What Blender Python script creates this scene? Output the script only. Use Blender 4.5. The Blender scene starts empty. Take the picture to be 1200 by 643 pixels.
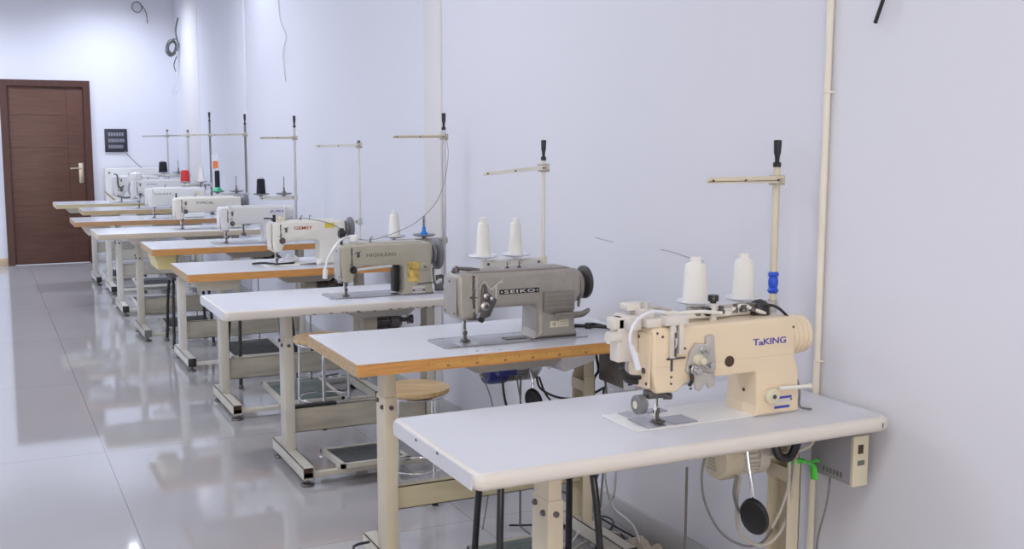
import bpy, bmesh, math, random
from mathutils import Vector, Matrix, noise
random.seed(7)
PI = math.pi
SC = bpy.context.scene
COL = SC.collection

# ------------------------------------------------------------------ camera
cam_d = bpy.data.cameras.new('camera'); cam = bpy.data.objects.new('camera', cam_d); COL.objects.link(cam)
FPX, YAW, PITCH, ROLL = 1287.16, 0.45129, 0.12641, 0.00283
CAMLOC = Vector((-2.1644, 0.0, 1.4985))
fwd = Vector((math.sin(YAW)*math.cos(PITCH), math.cos(YAW)*math.cos(PITCH), -math.sin(PITCH)))
rgt = Vector((math.cos(YAW), -math.sin(YAW), 0)); upv = rgt.cross(fwd)
R_ = rgt*math.cos(ROLL) + upv*math.sin(ROLL); U_ = upv*math.cos(ROLL) - rgt*math.sin(ROLL)
cam.matrix_world = Matrix(((R_.x, U_.x, -fwd.x, CAMLOC.x), (R_.y, U_.y, -fwd.y, CAMLOC.y), (R_.z, U_.z, -fwd.z, CAMLOC.z), (0, 0, 0, 1)))
cam_d.sensor_width = 36; cam_d.lens = FPX/1200*36; cam_d.clip_start = 0.05; cam_d.clip_end = 60
SC.camera = cam

# ------------------------------------------------------------------ world, exposure, lights
SC.view_settings.view_transform = 'Standard'; SC.view_settings.look = 'None'
SC.view_settings.gamma = 1.0; SC.view_settings.use_curve_mapping = False
SC.view_settings.exposure = 0.06
w = bpy.data.worlds.new('world'); SC.world = w; w.use_nodes = True
w.node_tree.nodes['Background'].inputs[0].default_value = (0.75, 0.82, 1.0, 1)
w.node_tree.nodes['Background'].inputs[1].default_value = 0.6
CEIL = 3.3
WALLX = 0.015
FARY = 13.7
LEFTX, BACKY = -6.2, -3.2

def area_light(name, loc, rot, sx, sy, power, color):
    l = bpy.data.lights.new(name, 'AREA'); l.shape = 'RECTANGLE'; l.size = sx; l.size_y = sy
    l.energy = power; l.color = color
    o = bpy.data.objects.new(name, l); COL.objects.link(o); o.location = loc; o.rotation_euler = rot
    return o
def spot_light(name, loc, power, color, ang=110, blend=0.8):
    l = bpy.data.lights.new(name, 'SPOT'); l.energy = power; l.color = color; l.spot_size = math.radians(ang); l.spot_blend = blend
    l.shadow_soft_size = 0.05
    o = bpy.data.objects.new(name, l); COL.objects.link(o); o.location = loc
    return o
PANELS = [(-1.75, 0.6), (-1.75, 4.6), (-1.75, 8.4), (-4.3, 0.6), (-4.3, 4.6), (-4.3, 8.4), (-4.3, 12.0)]
for px_, py_ in PANELS:
    cool = min(1.0, max(0.0, (py_-0.6)/8.0))
    area_light('panel_light', (px_, py_, CEIL-0.03), (0, 0, 0), 0.56, 1.16, (5.6+11*cool**1.5) if px_ > -3 else (16+18*cool**1.5), (0.92-0.14*cool, 0.92-0.07*cool, 1.0))
DOWN = [(-0.78, 12.8), (-0.5, 9.2), (-2.6, 12.8)]
for px_, py_ in DOWN:
    spot_light('downlight_lamp', (px_, py_, CEIL-0.03), 120 if py_ > 12 else 35, (0.78, 0.85, 1.0), 150, 0.9)
# warm fill from behind the camera, placed at an added, unseen window
area_light('warm_fill', (-2.9, BACKY+0.12, 1.55), (math.radians(90), 0, 0), 3.6, 1.8, 38, (1.0, 0.85, 0.68))

# ------------------------------------------------------------------ materials
def mat(name, col, rough=0.5, metal=0.0, var=0.0, scale=8.0, bump=0.0, bscale=60.0, spec=0.5, coat=0.0, stretch=None, emit=None):
    m = bpy.data.materials.new(name); m.use_nodes = True; nt = m.node_tree; b = nt.nodes['Principled BSDF']
    b.inputs['Base Color'].default_value = (*col, 1); b.inputs['Roughness'].default_value = rough
    b.inputs['Metallic'].default_value = metal; b.inputs['Specular IOR Level'].default_value = spec
    if coat: b.inputs['Coat Weight'].default_value = coat; b.inputs['Coat Roughness'].default_value = 0.08
    tc = nt.nodes.new('ShaderNodeTexCoord')
    src = tc.outputs['Object']
    if stretch:
        mp = nt.nodes.new('ShaderNodeMapping'); mp.inputs['Scale'].default_value = stretch
        nt.links.new(src, mp.inputs[0]); src = mp.outputs[0]
    n = nt.nodes.new('ShaderNodeTexNoise'); n.inputs['Scale'].default_value = scale; n.inputs['Detail'].default_value = 5
    nt.links.new(src, n.inputs['Vector'])
    if var:
        r = nt.nodes.new('ShaderNodeValToRGB')
        r.color_ramp.elements[0].position = 0.3; r.color_ramp.elements[1].position = 0.7
        r.color_ramp.elements[0].color = (*[max(0, c*(1-var)) for c in col], 1)
        r.color_ramp.elements[1].color = (*[min(1, c*(1+var*0.6)) for c in col], 1)
        nt.links.new(n.outputs['Fac'], r.inputs[0]); nt.links.new(r.outputs[0], b.inputs['Base Color'])
    if bump:
        n2 = nt.nodes.new('ShaderNodeTexNoise'); n2.inputs['Scale'].default_value = bscale; nt.links.new(src, n2.inputs['Vector'])
        bp = nt.nodes.new('ShaderNodeBump'); bp.inputs['Strength'].default_value = bump; bp.inputs['Distance'].default_value = 0.002
        nt.links.new(n2.outputs['Fac'], bp.inputs['Height']); nt.links.new(bp.outputs[0], b.inputs['Normal'])
    if emit:
        b.inputs['Emission Color'].default_value = (*emit[0], 1); b.inputs['Emission Strength'].default_value = emit[1]
    return m

M = {}
M['wall'] = mat('wall_paint', (0.735, 0.74, 0.80), 0.55, var=0.018, scale=0.7, bump=0.12, bscale=22, spec=0.3)
M['pilaster'] = mat('wall_paint_cream', (0.735, 0.715, 0.72), 0.5, var=0.02, scale=1.5)
M['ceiling'] = mat('ceiling_paint', (0.82, 0.83, 0.86), 0.7)
M['base'] = mat('skirting_tile', (0.50, 0.50, 0.51), 0.2, var=0.1, scale=3)
M['pipe_w'] = mat('cream_pvc', (0.80, 0.75, 0.64), 0.4, var=0.03)
M['white_lam'] = mat('white_laminate', (0.665, 0.67, 0.715), 0.22, var=0.012, scale=4, spec=0.5)
M['cream_edge'] = mat('cream_edge', (0.69, 0.65, 0.60), 0.35, var=0.03, scale=5)
M['beige_edge'] = mat('beige_edge', (0.62, 0.54, 0.42), 0.45, var=0.06, scale=5)
M['pale_edge'] = mat('pale_yellow_edge', (0.60, 0.51, 0.31), 0.45, var=0.05, scale=5)
M['tan2'] = mat('tan_painted_edge', (0.50, 0.37, 0.21), 0.5, var=0.1, scale=5)
M['orange_edge'] = mat('varnished_wood_edge', (0.62, 0.30, 0.09), 0.45, var=0.22, scale=9, stretch=(1, 6, 14))
M['tan_edge'] = mat('raw_wood_edge', (0.50, 0.36, 0.21), 0.6, var=0.25, scale=9, stretch=(1, 6, 14))
M['brown_edge'] = mat('brown_wood_edge', (0.44, 0.25, 0.12), 0.5, var=0.2, scale=9, stretch=(1, 6, 14))
M['yellow_edge'] = mat('measuring_tape', (0.66, 0.36, 0.10), 0.4, var=0.10, scale=20)
M['frame'] = mat('beige_painted_steel', (0.60, 0.575, 0.50), 0.38, var=0.07, scale=7, bump=0.05)
M['frame_w'] = mat('white_painted_steel', (0.72, 0.71, 0.66), 0.38, var=0.05, scale=7)
M['frame_y'] = mat('cream_painted_steel', (0.68, 0.61, 0.47), 0.38, var=0.08, scale=7)
M['frame_d'] = mat('grimy_beige_steel', (0.46, 0.43, 0.355), 0.42, var=0.22, scale=5, stretch=(1, 1, 5))
M['olive'] = mat('olive_cream_steel', (0.52, 0.47, 0.32), 0.42, var=0.14, scale=6, stretch=(1, 1, 4))
M['black'] = mat('black_plastic', (0.018, 0.018, 0.02), 0.42, var=0.2)
M['blackm'] = mat('black_painted_steel', (0.02, 0.02, 0.024), 0.25)
M['rubber'] = mat('grey_rubber', (0.16, 0.17, 0.16), 0.8, var=0.2, bump=0.3)
M['tread'] = mat('treadle_rubber', (0.10, 0.105, 0.11), 0.7, var=0.25, scale=30, bump=0.5, bscale=120)
M['tread_g'] = mat('greenish_treadle_rubber', (0.17, 0.21, 0.20), 0.55, var=0.2, scale=12, bump=0.4, bscale=120)
M['steel'] = mat('steel', (0.55, 0.55, 0.56), 0.28, 0.9, var=0.1, scale=20)
M['steel_d'] = mat('dark_steel', (0.16, 0.15, 0.145), 0.38, 0.8, var=0.2, scale=20)
M['plate'] = mat('bed_steel', (0.42, 0.42, 0.44), 0.22, 0.7, var=0.14, scale=9)
M['chrome'] = mat('chrome', (0.75, 0.75, 0.77), 0.12, 1.0)
M['cream_m'] = mat('cream_enamel', (0.79, 0.655, 0.475), 0.32, var=0.03, scale=6, spec=0.5)
M['white_m'] = mat('offwhite_enamel', (0.77, 0.75, 0.69), 0.32, var=0.03, scale=6)
M['white_m2'] = mat('cool_white_enamel', (0.74, 0.74, 0.74), 0.32, var=0.03, scale=6)
M['grey_m'] = mat('grey_hammered_enamel', (0.375, 0.35, 0.315), 0.30, metal=0.25, var=0.07, scale=40, bump=0.12, bscale=260)
M['grey_m2'] = mat('grey_brown_enamel_cover', (0.27, 0.245, 0.22), 0.35, metal=0.2, var=0.07, scale=30)
M['green_m'] = mat('greenish_grey_enamel', (0.43, 0.405, 0.325), 0.34, var=0.05, scale=10)
M['green_m2'] = mat('pale_grey_enamel', (0.42, 0.41, 0.39), 0.34, var=0.06, scale=10)
M['wheel_d'] = mat('dark_wheel', (0.075, 0.07, 0.072), 0.35, metal=0.3, var=0.15)
M['wheel_g'] = mat('grey_wheel', (0.20, 0.20, 0.21), 0.35, metal=0.3, var=0.1)
M['thread'] = mat('white_thread', (0.80, 0.79, 0.76), 0.8, bump=0.4, bscale=400, stretch=(0.05, 0.05, 1))
M['thread_k'] = mat('black_thread', (0.012, 0.012, 0.02), 0.8, bump=0.4, bscale=400, stretch=(0.05, 0.05, 1))
M['thread_r'] = mat('red_thread', (0.55, 0.03, 0.03), 0.7, bump=0.4, bscale=400, stretch=(0.05, 0.05, 1))
M['whitep'] = mat('white_plastic', (0.78, 0.78, 0.78), 0.35)
M['clear'] = mat('milky_plastic', (0.74, 0.75, 0.80), 0.25)
M['blue'] = mat('blue_tape', (0.02, 0.09, 0.62), 0.35)
M['bluep'] = mat('blue_plastic', (0.02, 0.22, 0.70), 0.35)
M['navy'] = mat('navy_enamel', (0.03, 0.035, 0.20), 0.3)
M['navyl'] = mat('navy_print', (0.04, 0.05, 0.30), 0.5)
M['green'] = mat('green_plastic', (0.03, 0.42, 0.20), 0.35)
M['lime'] = mat('lime_tape', (0.10, 0.75, 0.08), 0.45)
M['orange'] = mat('orange_card', (0.85, 0.22, 0.06), 0.5)
M['yellow'] = mat('yellow_sticker', (0.78, 0.62, 0.06), 0.45, var=0.1, scale=60)
M['gold'] = mat('worn_gold_sticker', (0.62, 0.45, 0.12), 0.5, var=0.55, scale=55)
M['redp'] = mat('red_print', (0.40, 0.05, 0.03), 0.5)
M['print_b'] = mat('blue_print', (0.06, 0.06, 0.40), 0.5)
M['print_g'] = mat('dark_grey_print', (0.10, 0.09, 0.08), 0.5)
M['print_gr'] = mat('worn_grey_print', (0.15, 0.14, 0.12), 0.5)
M['silverp'] = mat('silver_print', (0.62, 0.60, 0.58), 0.4)
M['silver_g'] = mat('warm_grey_enamel', (0.50, 0.48, 0.45), 0.35, metal=0.2, var=0.08)
M['label'] = mat('pale_label', (0.70, 0.66, 0.50), 0.4)
M['box_g'] = mat('grey_control_box', (0.38, 0.37, 0.42), 0.4, metal=0.2, var=0.08)
M['box_d'] = mat('brown_grey_control_box', (0.20, 0.18, 0.17), 0.35, metal=0.4, var=0.15)
M['cable'] = mat('grey_cable', (0.24, 0.23, 0.24), 0.5)
M['cable_w'] = mat('pale_cable', (0.55, 0.52, 0.46), 0.5)
M['cable_wh'] = mat('white_cable', (0.62, 0.62, 0.63), 0.5)
M['cloth'] = mat('beige_cloth', (0.62, 0.55, 0.46), 0.9, var=0.12, scale=20, bump=0.4)
M['fabric'] = mat('white_fabric_scrap', (0.78, 0.78, 0.82), 0.9, bump=0.3)
M['tray'] = mat('yellow_tray', (0.74, 0.66, 0.32), 0.4, var=0.03)
M['door_wood'] = mat('brown_door_veneer', (0.110, 0.047, 0.030), 0.38, var=0.22, scale=5, stretch=(1, 1, 9))
M['door_frame'] = mat('dark_door_frame', (0.075, 0.026, 0.020), 0.38, var=0.2, scale=6, stretch=(9, 1, 1))
M['brass'] = mat('satin_handle', (0.62, 0.55, 0.44), 0.3, 0.8)
M['sign'] = mat('black_sign', (0.025, 0.027, 0.04), 0.35)
M['sign_t'] = mat('grey_sign_text', (0.24, 0.25, 0.30), 0.5)
M['board'] = mat('offwhite_panel', (0.70, 0.70, 0.68), 0.4, var=0.03)
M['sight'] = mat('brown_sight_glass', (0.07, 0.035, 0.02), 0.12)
M['crack'] = mat('hairline_crack', (0.30, 0.29, 0.33), 0.9)
M['lamp'] = mat('light_diffuser', (0.9, 0.9, 0.9), 0.5, emit=((0.9, 0.94, 1.0), 9.0))
M['pane_glow'] = mat('added_window_glow', (0.9, 0.9, 0.9), 0.1, emit=((1.0, 0.9, 0.78), 3.0))  # warm glow for the added window behind the camera

# wood for stool seats
def seat_mat():
    m = bpy.data.materials.new('pale_plywood'); m.use_nodes = True; nt = m.node_tree; b = nt.nodes['Principled BSDF']
    tc = nt.nodes.new('ShaderNodeTexCoord'); mp = nt.nodes.new('ShaderNodeMapping'); mp.inputs['Scale'].default_value = (2.5, 22, 4); mp.inputs['Rotation'].default_value = (0, 0, 0.5)
    n = nt.nodes.new('ShaderNodeTexNoise'); n.inputs['Scale'].default_value = 1.6; n.inputs['Detail'].default_value = 6; n.inputs['Distortion'].default_value = 0.6
    r = nt.nodes.new('ShaderNodeValToRGB'); r.color_ramp.elements[0].position = 0.35; r.color_ramp.elements[1].position = 0.68
    r.color_ramp.elements[0].color = (0.52, 0.34, 0.15, 1); r.color_ramp.elements[1].color = (0.74, 0.55, 0.30, 1)
    nt.links.new(tc.outputs['Object'], mp.inputs[0]); nt.links.new(mp.outputs[0], n.inputs['Vector']); nt.links.new(n.outputs['Fac'], r.inputs[0]); nt.links.new(r.outputs[0], b.inputs['Base Color'])
    b.inputs['Roughness'].default_value = 0.3
    return m
M['seat'] = seat_mat()

# glossy floor tiles with fine joints
def floor_mat():
    m = bpy.data.materials.new('polished_tiles'); m.use_nodes = True; nt = m.node_tree; b = nt.nodes['Principled BSDF']
    tc = nt.nodes.new('ShaderNodeTexCoord'); mp = nt.nodes.new('ShaderNodeMapping')
    mp.inputs['Location'].default_value = (1.69, -5.40, 0); mp.inputs['Rotation'].default_value = (0, 0, 0)
    br = nt.nodes.new('ShaderNodeTexBrick'); br.offset = 0.0
    br.inputs['Scale'].default_value = 1.0; br.inputs['Brick Width'].default_value = 1.2; br.inputs['Row Height'].default_value = 1.6
    br.inputs['Mortar Size'].default_value = 0.002; br.inputs['Mortar Smooth'].default_value = 0.1
    br.inputs['Color1'].default_value = (0.43, 0.42, 0.43, 1); br.inputs['Color2'].default_value = (0.445, 0.435, 0.445, 1); br.inputs['Mortar'].default_value = (0.26, 0.25, 0.25, 1)
    n = nt.nodes.new('ShaderNodeTexNoise'); n.inputs['Scale'].default_value = 2.2; n.inputs['Detail'].default_value = 6
    mx = nt.nodes.new('ShaderNodeMix'); mx.data_type = 'RGBA'; mx.blend_type = 'MULTIPLY'; mx.inputs[0].default_value = 0.35
    cr = nt.nodes.new('ShaderNodeValToRGB'); cr.color_ramp.elements[0].color = (0.82, 0.82, 0.84, 1); cr.color_ramp.elements[1].color = (1, 1, 1, 1)
    nt.links.new(tc.outputs['Object'], mp.inputs[0]); nt.links.new(mp.outputs[0], br.inputs['Vector']); nt.links.new(tc.outputs['Object'], n.inputs['Vector'])
    nt.links.new(n.outputs['Fac'], cr.inputs[0]); nt.links.new(br.outputs['Color'], mx.inputs[6]); nt.links.new(cr.outputs[0], mx.inputs[7]); nt.links.new(mx.outputs[2], b.inputs['Base Color'])
    b.inputs['Roughness'].default_value = 0.045; b.inputs['Specular IOR Level'].default_value = 0.75
    n3 = nt.nodes.new('ShaderNodeTexNoise'); n3.inputs['Scale'].default_value = 1.3
    bp = nt.nodes.new('ShaderNodeBump'); bp.inputs['Strength'].default_value = 0.015; bp.inputs['Distance'].default_value = 0.01
    nt.links.new(tc.outputs['Object'], n3.inputs['Vector']); nt.links.new(n3.outputs['Fac'], bp.inputs['Height']); nt.links.new(bp.outputs[0], b.inputs['Normal'])
    return m
M['floor'] = floor_mat()

# ------------------------------------------------------------------ mesh helpers
def round_poly(pts, seg=5):
    """pts: (a, b[, r]) -> list of 2D points with rounded corners"""
    out = []; n = len(pts)
    for i, p in enumerate(pts):
        r = p[2] if len(p) > 2 else 0
        P = Vector(p[:2])
        if r <= 0: out.append(P); continue
        A = Vector(pts[i-1][:2]) - P; B = Vector(pts[(i+1) % n][:2]) - P
        la, lb = A.length, B.length
        A.normalize(); B.normalize()
        ang = A.angle(B); t = min(r/math.tan(ang/2), la*0.49, lb*0.49)
        p0 = P + A*t; p1 = P + B*t
        for k in range(seg+1):
            u = k/seg
            out.append(p0*(1-u)**2 + P*2*u*(1-u) + p1*u*u)
    return out

def area2(pts): return sum(pts[i-1].x*pts[i].y - pts[i].x*pts[i-1].y for i in range(len(pts)))/2

def smooth_path(pts, n=6):
    P = [Vector(p) for p in pts]
    if len(P) < 3: return P
    out = []
    for i in range(len(P)-1):
        a = P[max(i-1, 0)]; b = P[i]; c = P[i+1]; d = P[min(i+2, len(P)-1)]
        for k in range(n):
            t = k/n
            out.append(0.5*((2*b) + (c-a)*t + (2*a-5*b+4*c-d)*t*t + (3*b-a-3*c+d)*t**3))
    out.append(P[-1])
    return out

class MB:
    def __init__(s, off=(0, 0, 0)):
        s.v = []; s.f = []; s.m = []; s.off = Vector(off)
    def add(s, verts, faces, mi=0):
        b = len(s.v)
        s.v += [tuple(Vector(v) - s.off) for v in verts]
        s.f += [tuple(i+b for i in f) for f in faces]
        s.m += ([mi]*len(faces) if isinstance(mi, int) else mi)
        return s
    def solid(s, pts, a0, a1, plane='xz', bev=0.0, mi=0, seg=3, cap=None, seg2=5, taper=0.0):
        """extrude a polygon; plane xz along y, xy along z, yz along x. cap = material index of the a1 cap"""
        C = [(Vector(p[:2]), (p[2] if len(p) > 2 else 0)) for p in pts]
        if area2([c for c, r in C]) < 0: C.reverse()
        N_ = len(C)
        mit = []; conv = []
        for i in range(N_):
            e0 = (C[i][0]-C[i-1][0]).normalized(); e1 = (C[(i+1) % N_][0]-C[i][0]).normalized()
            n0 = Vector((e0.y, -e0.x)); n1 = Vector((e1.y, -e1.x)); q = n0+n1
            q = q.normalized() if q.length > 1e-6 else n0
            mit.append(q/max(0.3, q.dot(n0))); conv.append(e0.x*e1.y-e0.y*e1.x >= 0)
        def outline(ins):
            o_ = []
            for (c, r), q, cv in zip(C, mit, conv):
                p = c - q*ins
                o_.append((p.x, p.y, 0) if r <= 0 else (p.x, p.y, max(0.0003, r-ins if cv else r+ins)))
            return round_poly(o_, seg2)
        n = len(outline(0))
        if bev > 0:
            rings = [(a0+bev*(1-math.cos(k/seg*PI/2)), bev*(1-math.sin(k/seg*PI/2))) for k in range(seg+1)]
            rings += [(a1-bev*(1-math.cos(k/seg*PI/2)), bev*(1-math.sin(k/seg*PI/2))) for k in range(seg, -1, -1)]
        else: rings = [(a0, 0), (a1, 0)]
        vs = []
        def tr(p, a):
            if plane == 'xz': return (p.x, a, p.y)
            if plane == 'xy': return (p.x, p.y, a)
            return (a, p.x, p.y)
        for a, ins in rings:
            for p in outline(ins): vs.append(tr(p, a))
        fs = []; ms = []
        for r in range(len(rings)-1):
            for i in range(n):
                j = (i+1) % n
                q = (r*n+i, r*n+j, (r+1)*n+j, (r+1)*n+i)
                fs.append(q if plane != 'xz' else q[::-1]); ms.append(mi)
        c0 = tuple(range(n))[::-1]; c1 = tuple(range((len(rings)-1)*n, len(rings)*n))
        if plane == 'xz': c0, c1 = c0[::-1], c1[::-1]
        fs += [c0, c1]; ms += [mi, mi if cap is None else cap]
        return s.add(vs, fs, ms)
    def box(s, x0, x1, y0, y1, z0, z1, bev=0.0, mi=0, seg=2):
        if bev <= 0:
            vs = [(x, y, z) for x in (x0, x1) for y in (y0, y1) for z in (z0, z1)]
            return s.add(vs, [(0, 1, 3, 2), (4, 6, 7, 5), (0, 4, 5, 1), (2, 3, 7, 6), (0, 2, 6, 4), (1, 5, 7, 3)], mi)
        return s.solid([(x0, y0, bev), (x1, y0, bev), (x1, y1, bev), (x0, y1, bev)], z0, z1, 'xy', bev, mi, seg, seg2=2)
    def ring_sweep(s, path, rad, seg=10, mi=0, caps=True, flat=1.0):
        P = [Vector(p) for p in path]; n = len(P)
        T = []
        for i in range(n):
            a = P[max(i-1, 0)]; b = P[min(i+1, n-1)]
            t = (b-a); t = t.normalized() if t.length > 1e-9 else Vector((0, 0, 1)); T.append(t)
        up = Vector((0, 0, 1)) if abs(T[0].z) < 0.9 else Vector((0, 1, 0))
        N = (up - T[0]*up.dot(T[0])).normalized()
        vs = []
        for i in range(n):
            N = (N - T[i]*N.dot(T[i]))
            N = N.normalized() if N.length > 1e-6 else T[i].orthogonal().normalized()
            B = T[i].cross(N)
            r = rad[i] if isinstance(rad, (list, tuple)) else rad
            for k in range(seg):
                a = 2*PI*k/seg; vs.append(P[i] + N*(math.cos(a)*r*flat) + B*(math.sin(a)*r))
        fs = []
        for i in range(n-1):
            for k in range(seg):
                j = (k+1) % seg; fs.append((i*seg+k, i*seg+j, (i+1)*seg+j, (i+1)*seg+k))
        if caps: fs += [tuple(range(seg))[::-1], tuple(range((n-1)*seg, n*seg))]
        return s.add(vs, fs, mi)
    def tube(s, pts, r, seg=8, mi=0, sm=6, flat=1.0): return s.ring_sweep(smooth_path(pts, sm) if sm else pts, r, seg, mi, flat=flat)
    def cyl(s, p0, p1, r, r1=None, seg=20, mi=0):
        return s.ring_sweep([p0, p1], [r, r if r1 is None else r1], seg, mi)
    def lathe(s, prof, c=(0, 0, 0), axis='z', seg=28, mi=0):
        """prof = [(r, h)...] from one end to the other along the axis"""
        c = Vector(c); vs = []; fs = []
        n = len(prof)
        for r, h in prof:
            for k in range(seg):
                a = 2*PI*k/seg; u, v = math.cos(a)*r, math.sin(a)*r
                p = {'z': Vector((u, v, h)), 'x': Vector((h, u, v)), 'y': Vector((v, h, u))}[axis]
                vs.append(c+p)
        for i in range(n-1):
            for k in range(seg):
                j = (k+1) % seg; fs.append((i*seg+k, i*seg+j, (i+1)*seg+j, (i+1)*seg+k))
        fs += [tuple(range(seg))[::-1], tuple(range((n-1)*seg, n*seg))]
        return s.add(vs, fs, mi)
    def build(s, name, mats, parent=None, sharp=38):
        me = bpy.data.meshes.new(name); me.from_pydata(s.v, [], s.f)
        mats = mats if isinstance(mats, (list, tuple)) else [mats]
        for m in mats: me.materials.append(M[m] if isinstance(m, str) else m)
        me.polygons.foreach_set('material_index', s.m)
        me.polygons.foreach_set('use_smooth', [True]*len(me.polygons))
        bm = bmesh.new(); bm.from_mesh(me); bmesh.ops.recalc_face_normals(bm, faces=bm.faces); bm.to_mesh(me); bm.free()
        me.set_sharp_from_angle(angle=math.radians(sharp)); me.update()
        o = bpy.data.objects.new(name, me); COL.objects.link(o)
        if parent: o.parent = parent
        return o

def tag(o, label, cat, group=None):
    o['label'] = label; o['category'] = cat
    if group: o['group'] = group
    return o
def thing(name, label, cat, loc=(0, 0, 0), group=None, rz=0):
    o = bpy.data.objects.new(name, None); COL.objects.link(o); o.location = loc; o.rotation_euler = (0, 0, rz); o.empty_display_size = 0.1
    return tag(o, label, cat, group)
def struct(o): o['kind'] = 'structure'; return o

def text_part(name, body, x0, x1, zc, size, y, m, parent, off, bold=0.0, spacing=1.0, facing='y'):
    """raised lettering on a face looking towards -y, fitted between x0 and x1"""
    cu = bpy.data.curves.new(name, 'FONT'); cu.body = body; cu.size = 1.0; cu.extrude = 0.01; cu.offset = bold*3; cu.space_character = spacing
    to = bpy.data.objects.new('tmp_text', cu); COL.objects.link(to)
    dg = bpy.context.evaluated_depsgraph_get()
    me = bpy.data.meshes.new_from_object(to.evaluated_get(dg)); me.name = name
    bpy.data.objects.remove(to)
    xs = [v.co.x for v in me.vertices]; ys = [v.co.y for v in me.vertices]
    wx = max(xs)-min(xs); sx = (x1-x0)/wx; hy = max(ys)-min(ys); sy = size/hy
    for v in me.vertices:
        X = (v.co.x-min(xs))*sx + x0; Z = (v.co.y-(max(ys)+min(ys))/2)*sy + zc
        v.co = Vector((X, y - v.co.z*0.04, Z)) - Vector(off)
    me.materials.clear(); me.materials.append(M[m])
    bm = bmesh.new(); bm.from_mesh(me); bmesh.ops.recalc_face_normals(bm, faces=bm.faces); bm.to_mesh(me); bm.free()
    o = bpy.data.objects.new(name, me); COL.objects.link(o); o.parent = parent
    return o

# ------------------------------------------------------------------ the room
struct(MB().box(LEFTX, WALLX, BACKY, FARY, -0.1, 0).build('floor', 'floor'))
struct(MB().box(LEFTX-0.2, WALLX+0.2, BACKY-0.2, FARY+0.2, CEIL, CEIL+0.1).build('ceiling', 'ceiling'))
struct(MB().box(WALLX, WALLX+0.2, BACKY-0.2, FARY+0.2, -0.1, CEIL).build('wall_right', 'wall'))
struct(MB().box(LEFTX-0.2, LEFTX, BACKY-0.2, FARY+0.2, -0.1, CEIL).build('wall_left', 'wall'))
# wall behind the camera with an opening for the added window
wb = MB()
wx0, wx1, wz0, wz1 = -4.8, -1.0, 0.6, 2.5
for b in [(LEFTX, wx0, -0.1, CEIL), (wx1, WALLX, -0.1, CEIL), (wx0, wx1, -0.1, wz0), (wx0, wx1, wz1, CEIL)]:
    wb.box(b[0], b[1], BACKY-0.2, BACKY, b[2], b[3])
struct(wb.build('wall_back', 'wall'))
wf = MB()
for b in [(wx0, wx1, wz0, wz0+0.06), (wx0, wx1, wz1-0.06, wz1), (wx0, wx0+0.06, wz0, wz1), (wx1-0.06, wx1, wz0, wz1), (-2.93, -2.87, wz0, wz1)]:
    wf.box(b[0], b[1], BACKY-0.15, BACKY-0.09, b[2], b[3])
win = struct(wf.build('added_window_1', 'whitep'))  # unseen window, added to carry the warm fill
MB().box(wx0+0.05, wx1-0.05, BACKY-0.13, BACKY-0.12, wz0+0.05, wz1-0.05).build('glowing_pane', 'pane_glow', win)  # glowing sheet in the added window
# far wall with door opening
DX0, DX1 = -1.907, -0.957
fb = MB()
fb.solid([(LEFTX, -0.1), (LEFTX, CEIL), (WALLX, CEIL), (WALLX, -0.1), (DX1-0.01, -0.1), (DX1-0.01, 2.09), (DX0+0.01, 2.09), (DX0+0.01, -0.1)], FARY, FARY+0.2, 'xz')
struct(fb.build('wall_far', 'wall'))
# door
dr = MB(); y = FARY
dr.box(DX0+0.07, DX1-0.07, y-0.005, y+0.035, 0.006, 2.035, 0.003)
door = struct(dr.build('door_1', 'door_wood'))
g = MB()   # shallow grooves of the leaf: one upright near the lock side and the cross joints
g.box(DX1-0.26, DX1-0.254, y-0.0062, y-0.004, 0.01, 2.03)
for z in (0.32, 0.68, 0.98, 1.34, 1.70): g.box(DX0+0.075, DX1-0.257, y-0.0062, y-0.004, z, z+0.006)
g.build('groove', 'door_frame', door)
fr = MB()
fr.solid([(DX0, 0), (DX0, 2.1), (DX1, 2.1), (DX1, 0), (DX1-0.075, 0), (DX1-0.075, 2.03), (DX0+0.075, 2.03), (DX0+0.075, 0)], y-0.03, y+0.05, 'xz', 0)
fr.build('door_frame', 'door_frame', door)
h = MB()
h.box(DX1-0.155, DX1-0.105, y-0.014, y-0.004, 0.93, 1.16, 0.004)
hd = h.build('handle_plate', 'brass', door)
h = MB(); h.cyl((DX1-0.13, y-0.06, 1.10), (DX1-0.13, y-0.01, 1.10), 0.010)
h.tube([(DX1-0.13, y-0.055, 1.10), (DX1-0.17, y-0.058, 1.102), (DX1-0.25, y-0.055, 1.098)], 0.009)
h.build('lever', 'brass', hd)
# skirtings
bs = MB(); bs.box(WALLX-0.012, WALLX, BACKY, FARY, 0, 0.10, 0.003); struct(bs.build('baseboard_right', 'base'))
bs = MB(); bs.box(LEFTX, DX0, FARY-0.012, FARY, 0, 0.09, 0.003); struct(bs.build('baseboard_left', mat('tan_skirting', (0.62, 0.47, 0.31), 0.4, var=0.1)))
bs = MB(); bs.box(DX1, WALLX-0.012, FARY-0.012, FARY, 0, 0.09, 0.003); struct(bs.build('baseboard_far', 'base'))
# shallow pilasters on the right wall
struct(MB().box(WALLX-0.012, WALLX+0.01, 5.33, 5.56, 0.10, CEIL, 0.004).build('trim_1', 'pilaster'))
struct(MB().box(WALLX-0.004, WALLX+0.01, 12.2, 13.2, 0.10, CEIL, 0.004).build('trim_2', 'pilaster'))
struct(MB().box(WALLX-0.016, WALLX+0.01, 9.9, 10.85, 0.10, CEIL, 0.004).build('trim_3', 'wall'))

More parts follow.
